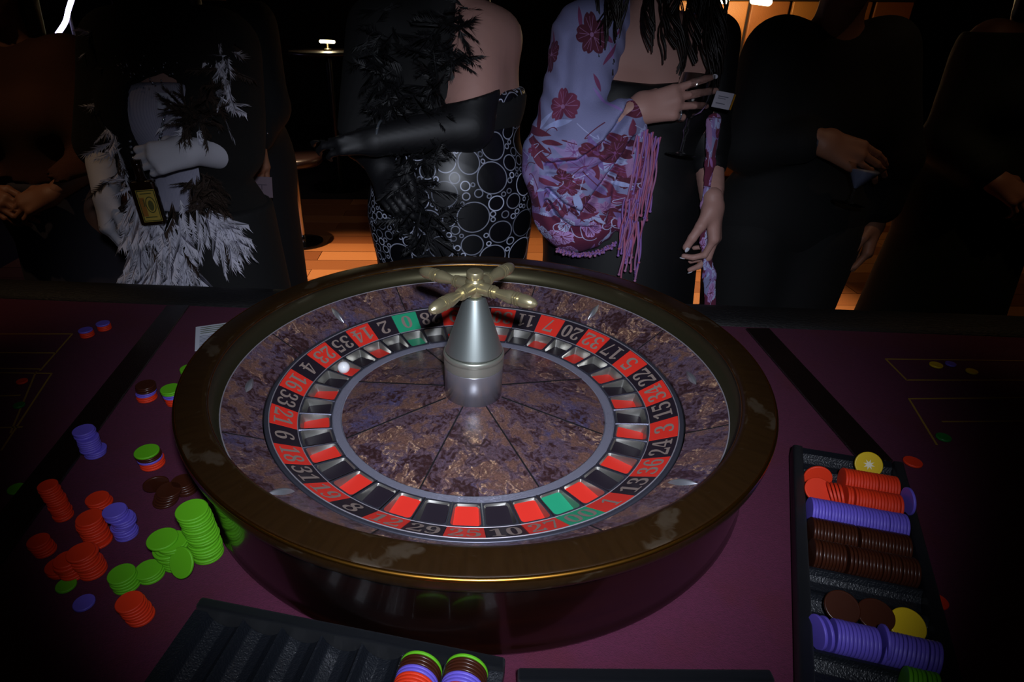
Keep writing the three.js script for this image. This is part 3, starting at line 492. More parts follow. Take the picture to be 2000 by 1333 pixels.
// a standing figure that faces the table; joints in metres, s scales 1.0 = shoulders at 1.38 m
function person(o) {
  const { x, z, s } = o, g = thing('person', o.label, 'person', [x, 0, z], 0);
  const Y = h => h * s, w = o.w || 1, sp = o.stance || 0.09, lean = o.lean || 0;
  const T = [c([x - 0.065 * w, Y(0.95), z], [x + 0.065 * w, Y(0.95), z], 0.115 * w, 0.115 * w, 0.05, 0.82), c([x, Y(1.02), z], [x, Y(1.14), z], 0.115 * w, 0.112 * w, 0.05, 0.78), c([x - 0.05, Y(1.24), z], [x + 0.05, Y(1.24), z], 0.115 * w, 0.115 * w, 0.06, 0.84), c([x - 0.11 * w, Y(1.365), z], [x + 0.11 * w, Y(1.365), z], 0.055, 0.055, 0.06)];
  if (o.bust) for (const e of [-1, 1]) T.push(c([x + e * 0.065, Y(1.235), z + 0.062], [x + e * 0.065, Y(1.24), z + 0.066], 0.052, 0.052, 0.04));
  const N = [c([x, Y(1.38), z], [x, Y(1.50), z + 0.015], 0.052, 0.048, 0.04)];
  const Lg = []; for (const e of [-1, 1]) { const hx = x + e * 0.085, kx = x + e * sp, ax = x + e * sp * 1.15; Lg.push(c([hx, Y(0.90), z], [kx, Y(0.50), z + 0.02], 0.088 * w, 0.058, 0.05), c([kx, Y(0.50), z + 0.02], [ax, Y(0.09), z - 0.01], 0.055, 0.036, 0.03), c([ax, 0.045, z - 0.03], [ax + e * 0.02, 0.035, z + 0.13], 0.036, 0.030, 0.03)); }
  const A = []; for (const a of o.arms) A.push(c(a.sh, a.el, 0.050 * (a.f || 1), 0.040 * (a.f || 1), 0.04), c(a.el, a.wr, 0.040 * (a.f || 1), 0.025, 0.02));
  const all = [...T, ...N, ...Lg, ...A], [lo, hi] = bounds(all, 0.03);
  const geos = [nets(field(all), lo, hi, 0.0125)];
  // head with a face
  const hy = Y(1.60), hz = z + 0.02, hs = 1.02 * s;
  const hp = (a, b, ra, rb, k, sz) => c([x + a[0] * hs, hy + a[1] * hs, hz + a[2] * hs], [x + b[0] * hs, hy + b[1] * hs, hz + b[2] * hs], ra * hs, rb * hs, k, sz);
  const HD = [hp([0, 0.03, -0.02], [0, 0.03, 0.012], 0.078, 0.076, 0.03), hp([0, -0.035, 0.025], [0, -0.075, 0.048], 0.056, 0.036, 0.04), hp([0, -0.09, -0.01], [0, -0.13, -0.015], 0.05, 0.05, 0.03), hp([0, 0.008, 0.088], [0, -0.026, 0.104], 0.008, 0.0125, 0.014), hp([-0.018, -0.056, 0.085], [0.018, -0.056, 0.085], 0.006, 0.006, 0.006), hp([-0.016, -0.066, 0.083], [0.016, -0.066, 0.083], 0.007, 0.007, 0.006), hp([-0.04, 0.027, 0.075], [0.04, 0.027, 0.075], 0.012, 0.012, 0.014)];
  for (const e of [-1, 1]) HD.push(hp([e * 0.078, 0.01, -0.01], [e * 0.080, -0.03, -0.005], 0.014, 0.009, 0.008));
  const [hl, hh] = bounds(HD, 0.02); geos.push(nets(field(HD), hl, hh, 0.0045));
  const tips = [];
  for (const a of o.arms) if (a.hand && !a.hand.gloved) { const h = hand(V(...a.wr), ...a.hand.args); const [l, u] = bounds(h.P, 0.01); geos.push(nets(field(h.P), l, u, 0.003)); tips.push(...h.tips); }
  const body = merged(geos).translate(-x, 0, -z); mesh('body', body, o.skin || SKIN, g);
  for (const e of [-1, 1]) { const ey = mesh('eye', new THREE.SphereGeometry(0.0125 * hs, 14, 10), phy(0xe8e6e2, 0.2), g); ey.position.set(e * 0.032 * hs, hy + 0.004 * hs, 0.02 + 0.0775 * hs); mesh('iris', new THREE.SphereGeometry(0.006 * hs, 10, 8).translate(0, 0, 0.0075 * hs), phy(0x2a1a10, 0.2), ey); }
  const wear = (name, prims, grow, clip, cell, mat, uvf, label) => {
    const f0 = field(prims, grow), f = clip ? (px, py, pz) => Math.max(f0(px, py, pz), clip(px, py, pz)) : f0, [l, u] = bounds(prims, grow + 0.03);
    const ge = nets(f, l, u, cell); if (uvf) { const p = ge.attributes.position, q = ge.attributes.uv; for (let i = 0; i < p.count; i++) q.setXY(i, ...uvf(p.getX(i), p.getY(i), p.getZ(i))); }
    const m = mesh(name, ge.translate(-x, 0, -z), mat, g); if (label) m.userData.label = label; return m;
  };
  const around = (k = 1) => (px, py, pz) => [Math.atan2(px - x, pz - z) * 0.15 * k, py * k];
  const hair = (mat, drop) => wear('hair', [hp([0, 0.045, -0.03], [0, 0.045, -0.005], 0.088, 0.085, 0.03), hp([0, 0.0, -0.05], [0, -drop, -0.06], 0.075, 0.05, 0.04), hp([-0.07, 0.02, -0.02], [-0.075, -drop, -0.01], 0.03, 0.022, 0.03), hp([0.07, 0.02, -0.02], [0.075, -drop, -0.01], 0.03, 0.022, 0.03)], 0, (px, py, pz) => Math.min(pz - (hz + 0.05 * hs), 1), 0.009, mat);
  return { g, T, N, Lg, A, Y, wear, around, hair, x, z, s, tips };
}
function nails(P, tips) { for (const t of tips) { const m = mesh('nail', new THREE.SphereGeometry(1, 10, 8), NAIL, P.g); m.scale.set(0.0050, 0.0016, 0.0075); const zz = t.d.clone().normalize(), xx = new THREE.Vector3().crossVectors(t.n, zz).normalize(), yy = new THREE.Vector3().crossVectors(zz, xx); m.quaternion.setFromRotationMatrix(new THREE.Matrix4().makeBasis(xx, yy, zz)); m.position.copy(t.p).addScaledVector(yy, t.r * 0.86).addScaledVector(zz, t.r * 0.25).sub(P.g.position); } }
const above = y => (px, py) => py - y, below = y => (px, py) => y - py;
const between = (a, b) => (px, py) => Math.max(py - b, a - py);

// feathers: a bent spine with two ragged vanes
function featherGeo(len, wid, bend, n = 22) {                    // each barb one long sliver, swept towards the tip
  const pos = [], idx = [], at = t => [0, t * len, bend * len * t * t];
  for (const e of [-1, 1]) for (let i = 0; i < n; i++) {
    const t = 0.06 + 0.9 * i / n, a = at(t), b = at(t + 0.9 / n * 1.7), w = e * wid * Math.pow(Math.sin(Math.PI * Math.min(1, 0.10 + t * 0.88)), 0.6) * rr(0.35, 1.25), k = pos.length / 3, up = wid * rr(0.7, 2.4);
    pos.push(...a, ...b, w, (a[1] + b[1]) / 2 + up, (a[2] + b[2]) / 2 + Math.abs(w) * rr(0.0, 0.55)); e > 0 ? idx.push(k, k + 2, k + 1) : idx.push(k, k + 1, k + 2);
  }
  const k = pos.length / 3, q = at(0), m = at(0.5), e = at(1.02); pos.push(q[0] - 0.0006, q[1], q[2], q[0] + 0.0006, q[1], q[2], ...m, ...e); idx.push(k, k + 1, k + 2, k, k + 2, k + 3, k + 1, k + 3, k + 2);
  const g = new THREE.BufferGeometry(); g.setAttribute('position', new THREE.Float32BufferAttribute(pos, 3)); g.setIndex(idx); g.computeVertexNormals(); return g;
}
const FEA = [[0.085, 0.014, 0.35], [0.10, 0.017, -0.25], [0.07, 0.016, 0.5], [0.11, 0.012, 0.2], [0.06, 0.018, -0.4], [0.09, 0.015, 0.6], [0.075, 0.013, -0.6]].map(a => featherGeo(...a));
function feather(parent, origin, dir, s, mat, p0) {
  const m = mesh('feather', FEA[Math.floor(rnd() * FEA.length)], mat, parent); const y = dir.clone().normalize(), t = V(rr(-1, 1), rr(-0.3, 0.3), rr(-0.2, 1)).normalize(), x = new THREE.Vector3().crossVectors(y, t).normalize(), zz = new THREE.Vector3().crossVectors(x, y);
  m.quaternion.setFromRotationMatrix(new THREE.Matrix4().makeBasis(x, y, zz)); m.scale.setScalar(s); m.position.copy(origin).sub(p0); return m;
}
const mid = (a, b, t) => [a[0] + (b[0] - a[0]) * t, a[1] + (b[1] - a[1]) * t, a[2] + (b[2] - a[2]) * t];
const BLACK = std(0x050507, 0.85), BLACKSHEEN = phy(0x06060a, 0.6, { sheen: 0.2, sheenColor: new THREE.Color(0x181a24), sheenRoughness: 0.4 });
const WHITE = phy(0xb8b6c0, 0.75, { bumpMap: rep(feltBump, 30), bumpScale: 0.0003 }), FEATHERW = phy(0xd0cedc, 0.85, { transmission: 0.15, side: THREE.DoubleSide }), FEATHERB = phy(0x2a1a10, 0.8, { side: THREE.DoubleSide }), FEATHERK = phy(0x08080c, 0.6, { side: THREE.DoubleSide });
const HAIRD = phy(0x160c08, 0.45), SPARK = phy(0xc8d4e4, 0.12, { metalness: 0.9 });

// --- the guest in white feathers and long white gloves
{
  const cx = -0.655, cz = -0.73;
  const L = { sh: [-0.535, 1.265, -0.745], el: [-0.535, 1.055, -0.70], wr: [-0.592, 1.076, -0.600], hand: { gloved: true } };
  const R = { sh: [-0.775, 1.265, -0.745], el: [-0.850, 1.06, -0.73], wr: [-0.815, 0.975, -0.63], hand: { gloved: true } };
  const P = person({ x: cx, z: cz, s: 0.925, w: 0.82, bust: true, label: 'person in white ribbed top, white gloves and ragged white feathers', arms: [L, R] });
  const ribs = canvasTex(64, 64, (k) => { k.fillStyle = '#9a98ac'; k.fillRect(0, 0, 64, 64); k.fillStyle = '#8e8ca2'; for (let i = 0; i < 8; i++) k.fillRect(i * 8, 0, 3, 64); }); ribs.repeat.set(22, 4);
  P.wear('knit_top', P.T, 0.012, between(0.93, 1.205), 0.008, std(0xffffff, 0.8, 0, { map: ribs }), P.around(1), 'pale ribbed knit top');
  P.wear('skirt', [c([cx, 0.95, cz], [cx, 0.25, cz], 0.172, 0.22, 0.05, 0.8)], 0.0, between(0.2, 0.93), 0.012, BLACK, null, 'black long skirt');
  const upper = [L, R].map(a => c(a.sh, mid(a.sh, a.el, 0.97), 0.047, 0.040, 0.04));
  P.wear('fur_jacket', [...P.T, ...P.N, ...upper], 0.024, (px, py, pz) => Math.max(0.90 - py, py - 1.36, pz > cz ? 0.058 - Math.abs(px - cx + 0.002 - (py - 1.1) * 0.12) + Math.max(0, (py - 1.205) * 3) * -1 : -1), 0.010, std(0x0a0604, 0.95, 0, { bumpMap: rep(grainBump, 12), bumpScale: 0.003 }), P.around(3), 'dark brown fur jacket, open in front');
  P.hair(HAIRD, 0.16);
  const gl = (a, h, lab) => { const pr = [...h.P, c(a.wr, mid(a.wr, a.el, 0.80), 0.026, 0.040, 0.010)]; for (let i = 0; i < 6; i++) { const q = mid(a.wr, a.el, 0.12 + i * 0.10); pr.push(c(q, mid(q, a.el, 0.02), 0.0295 + i * 0.0017, 0.0295 + i * 0.0017, 0.003)); } const [l, u] = bounds(pr, 0.01); const m = mesh('glove', nets(field(pr), l, u, 0.0030).translate(-cx, 0, -cz), WHITE, P.g); m.userData.label = lab; };
  gl(L, hand(V(...L.wr), V(-0.93, -0.16, 0.30), V(0.20, 0.26, 0.94), 1, [[0.55, 1.35, 1.0], [0.6, 1.35, 1.0], [0.62, 1.35, 1.0], [0.65, 1.3, 1.0]], { s: 0.92, fat: 0.0006, spread: 0.06, thumb: [[0.016, -0.006, 0.022], [0.048, -0.03, 0.034], [0.072, -0.05, 0.026], [0.086, -0.058, 0.012]] }), 'white glove closed in a fist');
  gl(R, hand(V(...R.wr), V(-0.10, -1, 0.25), V(-0.75, 0.1, 0.6), -1, [0.7, 0.75, 0.8, 0.85], { s: 0.92, fat: 0.0015, spread: 0.03 }), 'white glove hanging half open');
  const O = P.g.position;
  // beads and sequins
  const bd = new THREE.Group(); bd.name = 'bead_necklace'; P.g.add(bd); const bg = new THREE.SphereGeometry(0.0034, 8, 6);
  for (const [pts, n] of [[[[-0.625, 1.185, -0.618], [-0.640, 1.13, -0.596], [-0.655, 1.085, -0.590], [-0.660, 1.05, -0.592]], 18], [[[-0.715, 1.17, -0.640], [-0.722, 1.10, -0.61], [-0.725, 1.05, -0.612], [-0.715, 1.0, -0.612]], 16]]) { const cu = new THREE.CatmullRomCurve3(pts.map(q => V(...q))); for (let i = 0; i < n; i++) mesh('bead', bg, SPARK, bd).position.copy(cu.getPointAt(i / (n - 1))).sub(O); }
  for (let i = 0; i < 40; i++) { const a = rr(-1.0, 0.6); mesh('sequin', new THREE.SphereGeometry(rr(0.0012, 0.0024), 6, 5), SPARK, bd).position.set(Math.sin(a) * 0.105, 1.215 + rr(-0.02, 0.045), Math.cos(a) * 0.108 + 0.012); }
  const tagTex = canvasTex(128, 128, (k) => { k.fillStyle = '#a4a4b4'; k.fillRect(0, 0, 128, 128); k.fillStyle = '#4a4c66'; k.font = 'bold 44px sans-serif'; k.fillText('IA L', 20, 56); k.fillRect(34, 84, 62, 9); }, false);
  const nt = mesh('name_tag', rbox(0.032, 0.032, 0.002, 0.0008), std(0xffffff, 0.5, 0, { map: tagTex }), P.g); nt.position.set(0.030, 1.175, 0.132); nt.rotation.set(-0.15, 0.1, -0.12);
  // feathers over the hips and a boa over the shoulders
  const sk = new THREE.Group(); sk.name = 'feather_skirt'; P.g.add(sk); sk.userData.label = 'ragged white feather skirt';
  for (let i = 0; i < 270; i++) {
    const q = i / 270; let x, y, z, d;
    if (q < 0.62) { const t = Math.pow(rnd(), 0.9); y = 0.985 - t * 0.22; x = O.x - 0.012 + rr(-0.052, 0.058) * (1 - 0.35 * t) - 0.015 * t; z = O.z + 0.150 + 0.02 * t + rr(-0.01, 0.02); d = V(rr(-0.45, 0.45), -1, rr(0, 0.3)); }
    else if (q < 0.80) { const t = rnd(); x = O.x + 0.05 + 0.07 * t; y = 0.955 - 0.05 * t + rr(-0.03, 0.02); z = O.z + 0.135; d = V(rr(0.2, 0.9), -0.8, rr(0, 0.4)); }
    else { const t = rnd(); x = O.x - 0.075 - 0.035 * t + rr(-0.015, 0.015); y = 0.99 - 0.2 * t; z = O.z + 0.135; d = V(rr(-0.6, 0.2), -1, rr(0, 0.4)); }
    feather(sk, V(x, y, z), d, rr(0.55, 0.95), rnd() < 0.07 ? FEATHERB : FEATHERW, O);
  }
  const boa = new THREE.Group(); boa.name = 'feather_boa'; P.g.add(boa); boa.userData.label = 'ragged feather boa of white and brown plumes';
  const left = new THREE.CatmullRomCurve3([[-0.755, 1.25, -0.67], [-0.757, 1.14, -0.64], [-0.752, 1.06, -0.62], [-0.745, 0.99, -0.615]].map(q => V(...q))), right = new THREE.CatmullRomCurve3([[-0.525, 1.30, -0.70], [-0.520, 1.23, -0.655], [-0.545, 1.17, -0.635], [-0.585, 1.15, -0.62]].map(q => V(...q))), back = new THREE.CatmullRomCurve3([[-0.755, 1.25, -0.67], [-0.73, 1.31, -0.78], [-0.655, 1.33, -0.82], [-0.58, 1.32, -0.78], [-0.525, 1.30, -0.70]].map(q => V(...q)));
  for (let i = 0; i < 150; i++) { const wh = i < 34 ? left : i < 100 ? right : back, q = wh.getPointAt(rnd()); feather(boa, q.add(V(rr(-0.016, 0.016), rr(-0.02, 0.02), rr(-0.005, 0.02))), V(rr(-0.7, 0.7), rr(-1.3, 0.0), rr(0, 0.5)), rr(0.45, 0.75), rnd() < (wh === left ? 0.35 : 0.4) ? FEATHERB : FEATHERW, O); }
  const fur = new THREE.Group(); fur.name = 'brown_plume_tuft'; P.g.add(fur); fur.userData.label = 'dark brown plumes about the gloved arm';
  for (let i = 0; i < 110; i++) { const low = i > 50; const q = low ? V(rr(-0.600, -0.550), rr(0.96, 1.035), rr(-0.60, -0.585)) : V(rr(-0.600, -0.550), rr(1.125, 1.175), rr(-0.60, -0.585)); feather(fur, q, V(rr(-0.7, 0.8), rr(-1, low ? 0.0 : 0.6) * (low ? 1 : 0.6) + (low ? 0 : 0.2), rr(0, 0.3)), rr(0.36, 0.58), FEATHERB, O); }
}
{ // the flat bottle in the gloved fist
  const t = thing('flat_bottle', 'flat dark bottle with a gold printed label held in a white glove', 'bottle', [-0.680, 0.930, -0.548], 0.12); t.rotation.z = 0.06;
  mesh('bottle_body', rbox(0.052, 0.098, 0.022, 0.008, 0, 0.049, 0, 3), phy(0x1a0c05, 0.12, { clearcoat: 1 }), t);
  mesh('bottle_neck', lathe([[0, 0.096], [0.012, 0.096], [0.009, 0.104], [0.009, 0.125], [0.0105, 0.126], [0.0105, 0.138], [0, 0.138]], 20), phy(0x1a0c05, 0.12), t);
  const lt = canvasTex(160, 256, (k, w, h) => { k.fillStyle = '#a08838'; k.fillRect(0, 0, w, h); k.fillStyle = '#8a5a20'; k.fillRect(8, 60, 46, 150); k.strokeStyle = '#33381a'; k.lineWidth = 7; k.strokeRect(8, 8, w - 16, h - 16); k.beginPath(); k.ellipse(98, 120, 40, 62, 0, 0, 7); k.stroke(); k.fillStyle = '#4b4a22'; k.beginPath(); k.ellipse(98, 126, 24, 42, 0, 0, 7); k.fill(); k.font = 'bold 62px serif'; k.fillText('J', 34, 118); k.fillRect(24, 214, 100, 9); k.fillRect(30, 26, 96, 8); }, false);
  mesh('label', box(0.038, 0.068, 0.0008, 0.004, 0.045, 0.0113), std(0xffffff, 0.5, 0, { map: lt }), t);
}
// --- the guest in black with a long glove and a dress printed with silver rings
{
  const L = { sh: [0.012, 1.30, -0.735], el: [-0.005, 1.125, -0.640], wr: [-0.195, 1.105, -0.58], f: 1.18, hand: { gloved: true } };
  const R = { sh: [-0.205, 1.30, -0.78], el: [-0.25, 1.08, -0.74], wr: [-0.20, 1.04, -0.64], hand: { gloved: true } };
  const P = person({ x: -0.055, z: -0.77, s: 0.945, bust: true, label: 'person in a dress of silver rings with one long black glove', arms: [L, R], w: 1.0 });
  const rings = canvasTex(1024, 1024, (k, w, h) => {
    k.fillStyle = '#07070c'; k.fillRect(0, 0, w, h); const C = []; let tries = 0;
    const small = (x) => x > 540 && x < 760;
    for (const [rmax, rmin, N] of [[74, 50, 300], [48, 30, 900], [28, 17, 2600], [15, 8, 6000]]) for (let i = 0; i < N; i++) { const r = rr(rmin, rmax), x = rnd() * w, y = rnd() * h; if (small(x) && r > 22) continue; if (C.every(q => { let dx = Math.abs(q[0] - x), dy = Math.abs(q[1] - y); dx = Math.min(dx, w - dx); dy = Math.min(dy, h - dy); return Math.hypot(dx, dy) > q[2] + r + 3; })) C.push([x, y, r]); }
    for (const [x, y, r] of C) for (const ox of [-w, 0, w]) for (const oy of [-h, 0, h]) { k.strokeStyle = 'rgba(196,202,224,' + (0.45 + 0.55 * ((x * 7 + y * 3) % 97) / 97) + ')'; k.lineWidth = 5.5; k.beginPath(); k.arc(x + ox, y + oy, r, 0, 7); k.stroke(); }
  });
  rings.repeat.set(2.1, 2.1);
  P.wear('dress', [...P.T, c([-0.045, 0.96, -0.77], [-0.045, 0.55, -0.77], 0.172, 0.19, 0.05, 0.85)], 0.012, between(0.5, 1.19), 0.009, phy(0xffffff, 0.4, { map: rings }), P.around(1), 'black dress printed with silver rings');
  P.wear('black_bolero', [...P.T, ...P.N, c(R.sh, mid(R.sh, R.el, 0.95), 0.056, 0.045, 0.04)], 0.016, (px, py, pz) => Math.max(1.09 - py, py - 1.37, Math.hypot(px - 0.030, py - 1.30, pz + 0.735) < 0.2 ? 0.088 - Math.hypot(px - 0.045, (py - 1.27) * 0.8, pz + 0.70) : -1, py > 1.185 ? px + 0.035 : -1), 0.010, BLACK, null, 'black bolero leaving one arm bare');
  P.hair(HAIRD, 0.2);
  const gl = (a, X, Yv, sd, lab) => { const h = hand(V(...a.wr), X, Yv, sd, [0.5, 0.55, 0.6, 0.65], { s: 0.95 }); const pr = [...h.P, c(a.wr, a.el, 0.031, 0.051, 0.015), c(a.el, mid(a.el, a.sh, 0.34), 0.051, 0.0605, 0.015)]; const [l, u] = bounds(pr, 0.01); const clipY = a === L ? 1.185 : 1.2; const f = field(pr); const m = mesh('glove', nets((q, w2, e) => Math.max(f(q, w2, e), w2 - clipY - (q - 0.01) * 0.25), l, u, 0.0045).translate(0.055, 0, 0.77), BLACKSHEEN, P.g); m.userData.label = lab; };
  gl(L, V(-1, 0.05, 0.2), V(0, 0.5, 0.86), 1, 'long black opera glove'); gl(R, V(0.3, -0.6, 0.7), V(-0.6, 0.5, 0.5), -1, 'black glove in shade');
  const br = mesh('bracelet', new THREE.TorusGeometry(0.034, 0.003, 6, 28), SPARK, P.g); br.position.set(-0.185 + 0.055, 1.108, -0.585 + 0.77); br.rotation.y = Math.PI / 2 - 0.25;
  const O = P.g.position, boa = new THREE.Group(); boa.name = 'feather_boa'; boa.userData.label = 'black feather boa hanging to the hips'; P.g.add(boa);
  const paths = [[[-0.03, 1.34, -0.70], [-0.055, 1.29, -0.65], [-0.085, 1.20, -0.63], [-0.115, 1.02, -0.60], [-0.10, 0.9, -0.59], [-0.09, 0.76, -0.58]], [[-0.18, 1.33, -0.72], [-0.19, 1.24, -0.66], [-0.155, 1.15, -0.63]]].map(p => new THREE.CatmullRomCurve3(p.map(q => V(...q))));
  for (let i = 0; i < 260; i++) { const p = paths[i % 4 === 0 ? 1 : 0].getPointAt(rnd()); feather(boa, p.add(V(rr(-0.03, 0.03), rr(-0.02, 0.02), rr(-0.01, 0.02))), V(rr(-1, 1), rr(-1, 0.4), rr(-0.1, 0.8)), rr(0.5, 0.85), FEATHERK, O); }
}
// --- the guest in the flowered shawl
{
  const R = { sh: [0.245, 1.285, -0.745], el: [0.185, 1.035, -0.675], wr: [0.336, 1.163, -0.605], f: 0.95 };
  R.hand = { args: [V(0.97, 0.20, 0.10), V(-0.08, 0.30, 0.95), -1, [[0.10, 0.22, 0.16], [0.22, 0.30, 0.2], [0.34, 0.42, 0.25], [0.75, 0.7, 0.4]], { s: 0.98, spread: 0.10, thumb: [[0.016, -0.008, 0.020], [0.048, -0.034, 0.028], [0.076, -0.050, 0.022], [0.098, -0.052, 0.012]] }] };
  const L = { sh: [0.525, 1.285, -0.76], el: [0.545, 1.075, -0.735], wr: [0.540, 0.965, -0.625], f: 0.95 };
  L.hand = { args: [V(0.20, -1, 0.12), V(0.85, 0.1, 0.42), 1, [[0.55, 0.85, 0.4], [0.35, 0.5, 0.35], [0.4, 0.55, 0.4], [0.5, 0.6, 0.4]], { s: 0.98, spread: 0.05, thumb: [[0.016, -0.006, 0.022], [0.042, -0.022, 0.042], [0.066, -0.040, 0.050], [0.086, -0.054, 0.052]] }] };
  const P = person({ x: 0.385, z: -0.77, s: 0.935, bust: true, label: 'person in a lilac flowered shawl and black dress holding a glass', arms: [R, L] });
  nails(P, [P.tips[0], P.tips[5], P.tips[6], P.tips[9]]);
  P.wear('dress', [...P.T, c([0.385, 0.92, -0.77], [0.385, 0.22, -0.77], 0.17, 0.23, 0.05, 0.85)], 0.012, (px, py, pz) => Math.max(0.18 - py, py - (1.205 + 0.10 * Math.abs(px - 0.385))), 0.010, BLACKSHEEN, null, 'black strapless dress');
  // curls
  const hg = []; for (let q = 0; q < 44; q++) {
    const a = rr(-2.6, 2.6), len = rr(0.20, 0.33) + (a > 0 && a < 1.5 ? 0.04 : 0), ph = rr(0, 6), curl = rr(0.004, 0.015), turns = rr(9, 20);
    for (let e = 0; e < 9; e++) {
      const ox = rr(-0.009, 0.009), oz = rr(-0.009, 0.009), dl = len * rr(0.82, 1.08), x0 = 0.385 + Math.sin(a) * 0.085 + ox, z0 = -0.765 + Math.cos(a) * 0.085 * (Math.abs(a) < 0.9 ? 0.3 : 0.9) + oz, pts = [];
      for (let k = 0; k <= 14; k++) { const t = k / 14, cr = curl * t; pts.push(V(x0 + Math.sin(a) * 0.05 * t + Math.sin(ph + t * turns) * cr - ox * t * 0.6, 1.56 - t * dl, z0 + 0.075 * t * (Math.abs(a) < 1.6 ? 1 : -0.3) + Math.cos(ph + t * turns) * cr - oz * t * 0.6)); }
      hg.push(tube(pts, 0.0019, 22, 3));
    }
  }
  hg.push(new THREE.SphereGeometry(0.094, 24, 16).scale(1, 1.1, 1.08).translate(0.385, 1.545, -0.79));
  mesh('hair', merged(hg).translate(-0.385, 0, 0.77), HAIRD, P.g).userData.label = 'long dark curls';
  P.wear('sleeve', [c(L.sh, L.el, 0.058, 0.046, 0.03), c(L.el, mid(L.el, L.wr, 0.35), 0.046, 0.040, 0.02)], 0, null, 0.007, BLACKSHEEN, null, 'short black sleeve');
  // the shawl
  const SW = 1024, print = canvasTex(SW, SW, (k, w, h) => {        // 0.62 m square, v up
    const Yp = y => h - (y - 0.80) / 0.62 * h;
    k.fillStyle = '#8587b2'; k.fillRect(0, 0, w, h);
    const leaf = (x, y, l, wd, a, col) => { k.save(); k.translate(x, y); k.rotate(a); k.fillStyle = col; k.beginPath(); k.moveTo(0, 0); k.quadraticCurveTo(l * 0.5, -wd, l, 0); k.quadraticCurveTo(l * 0.5, wd, 0, 0); k.fill(); k.restore(); };
    const flower = (x, y, r, col, line, n = 5) => { const a0 = rr(0, 6); for (let i = 0; i < n; i++) { const a = a0 + i * 2 * Math.PI / n; k.save(); k.translate(x, y); k.rotate(a + rr(-0.25, 0.25)); const gs = rr(0.7, 1.2); k.scale(gs, gs * rr(0.8, 1.25)); k.fillStyle = col; k.beginPath(); k.moveTo(0, 0); k.bezierCurveTo(r * 0.3, -r * 0.55, r * 0.9, -r * 0.5, r, -r * 0.12); k.lineTo(r * 0.9, 0); k.lineTo(r, r * 0.14); k.bezierCurveTo(r * 0.9, r * 0.5, r * 0.3, r * 0.55, 0, 0); k.fill(); k.strokeStyle = line; k.lineWidth = 1.6; for (const q of [-0.16, 0, 0.16]) { k.beginPath(); k.moveTo(r * 0.15, 0); k.lineTo(r * 0.8, r * q * 1.6); k.stroke(); } k.restore(); } k.fillStyle = line; k.beginPath(); k.arc(x, y, r * 0.13, 0, 7); k.fill(); };
    const DK = ['#62243a', '#6c2a44', '#562034', '#74304e'], LI = ['#8e76b0', '#8068a6', '#9c88bc', '#a078a6'];
    // sparse top
    for (let i = 0; i < 34; i++) { const x = rnd() * w, y = Yp(rr(1.10, 1.40)); leaf(x, y, rr(50, 100), rr(10, 20), rr(0, 6), rnd() < 0.5 ? '#7d3c66' : '#9a7cc4'); }
    for (const [x, y, r] of [[120, 1.325, 62], [330, 1.26, 54], [520, 1.30, 58], [760, 1.27, 60], [900, 1.33, 52], [230, 1.17, 60], [430, 1.165, 56], [650, 1.18, 60], [860, 1.17, 58], [60, 1.20, 56]]) flower(x, Yp(y), r, DK[Math.floor(rnd() * 4)], '#a070a0');
    // dense middle
    for (let i = 0; i < 330; i++) { const x = rnd() * w, y = Yp(rr(0.90, 1.12)); const q = rnd(); if (q < 0.62) leaf(x, y, rr(60, 150), rr(12, 34), rr(0, 6), q < 0.26 ? DK[i % 4] : q < 0.36 ? '#a4aee0' : LI[i % 4]); else if (q < 0.80) flower(x, y, rr(24, 46), DK[i % 4], '#8a5088', 4); else flower(x, y, rr(24, 44), q < 0.90 ? LI[i % 4] : '#a9b0dc', '#7c4a86', 5); }
    k.lineWidth = 2.5; for (let i = 0; i < 120; i++) { k.strokeStyle = rnd() < 0.5 ? '#b0b4e0' : '#5c2038'; const x = rnd() * w, y = Yp(rr(0.9, 1.12)); k.beginPath(); k.moveTo(x, y); k.quadraticCurveTo(x + rr(-40, 40), y + rr(-40, 40), x + rr(-60, 60), y + rr(-60, 60)); k.stroke(); }
    // wine-red border with pale flowers
    k.fillStyle = '#64203c'; k.beginPath(); k.moveTo(0, h); k.lineTo(0, Yp(0.925)); for (let x = 0; x <= w; x += 16) k.lineTo(x, Yp(0.925 + 0.012 * Math.sin(x * 0.02))); k.lineTo(w, h); k.fill();
    for (let i = 0; i < 70; i++) { const x = rnd() * w, y = Yp(rr(0.82, 0.93)); if (i % 2) flower(x, y, rr(18, 34), rnd() < 0.6 ? '#b6bce4' : '#b48cc8', '#64203c', 6); else leaf(x, y, rr(34, 70), rr(8, 16), rr(0, 6), rnd() < 0.5 ? '#b0b6e2' : '#a06cb0'); }
    k.strokeStyle = '#b8bce6'; k.lineWidth = 3; for (let i = 0; i < 46; i++) { const x = rnd() * w, y = Yp(rr(0.83, 0.93)); k.beginPath(); k.arc(x, y, rr(10, 30), rr(0, 3), rr(3, 6)); k.stroke(); }
  });
  const SH = phy(0xffffff, 0.85, { map: print, sheen: 0.25, sheenColor: new THREE.Color(0x5858a0), bumpMap: rep(feltBump, 14), bumpScale: 0.0005 });
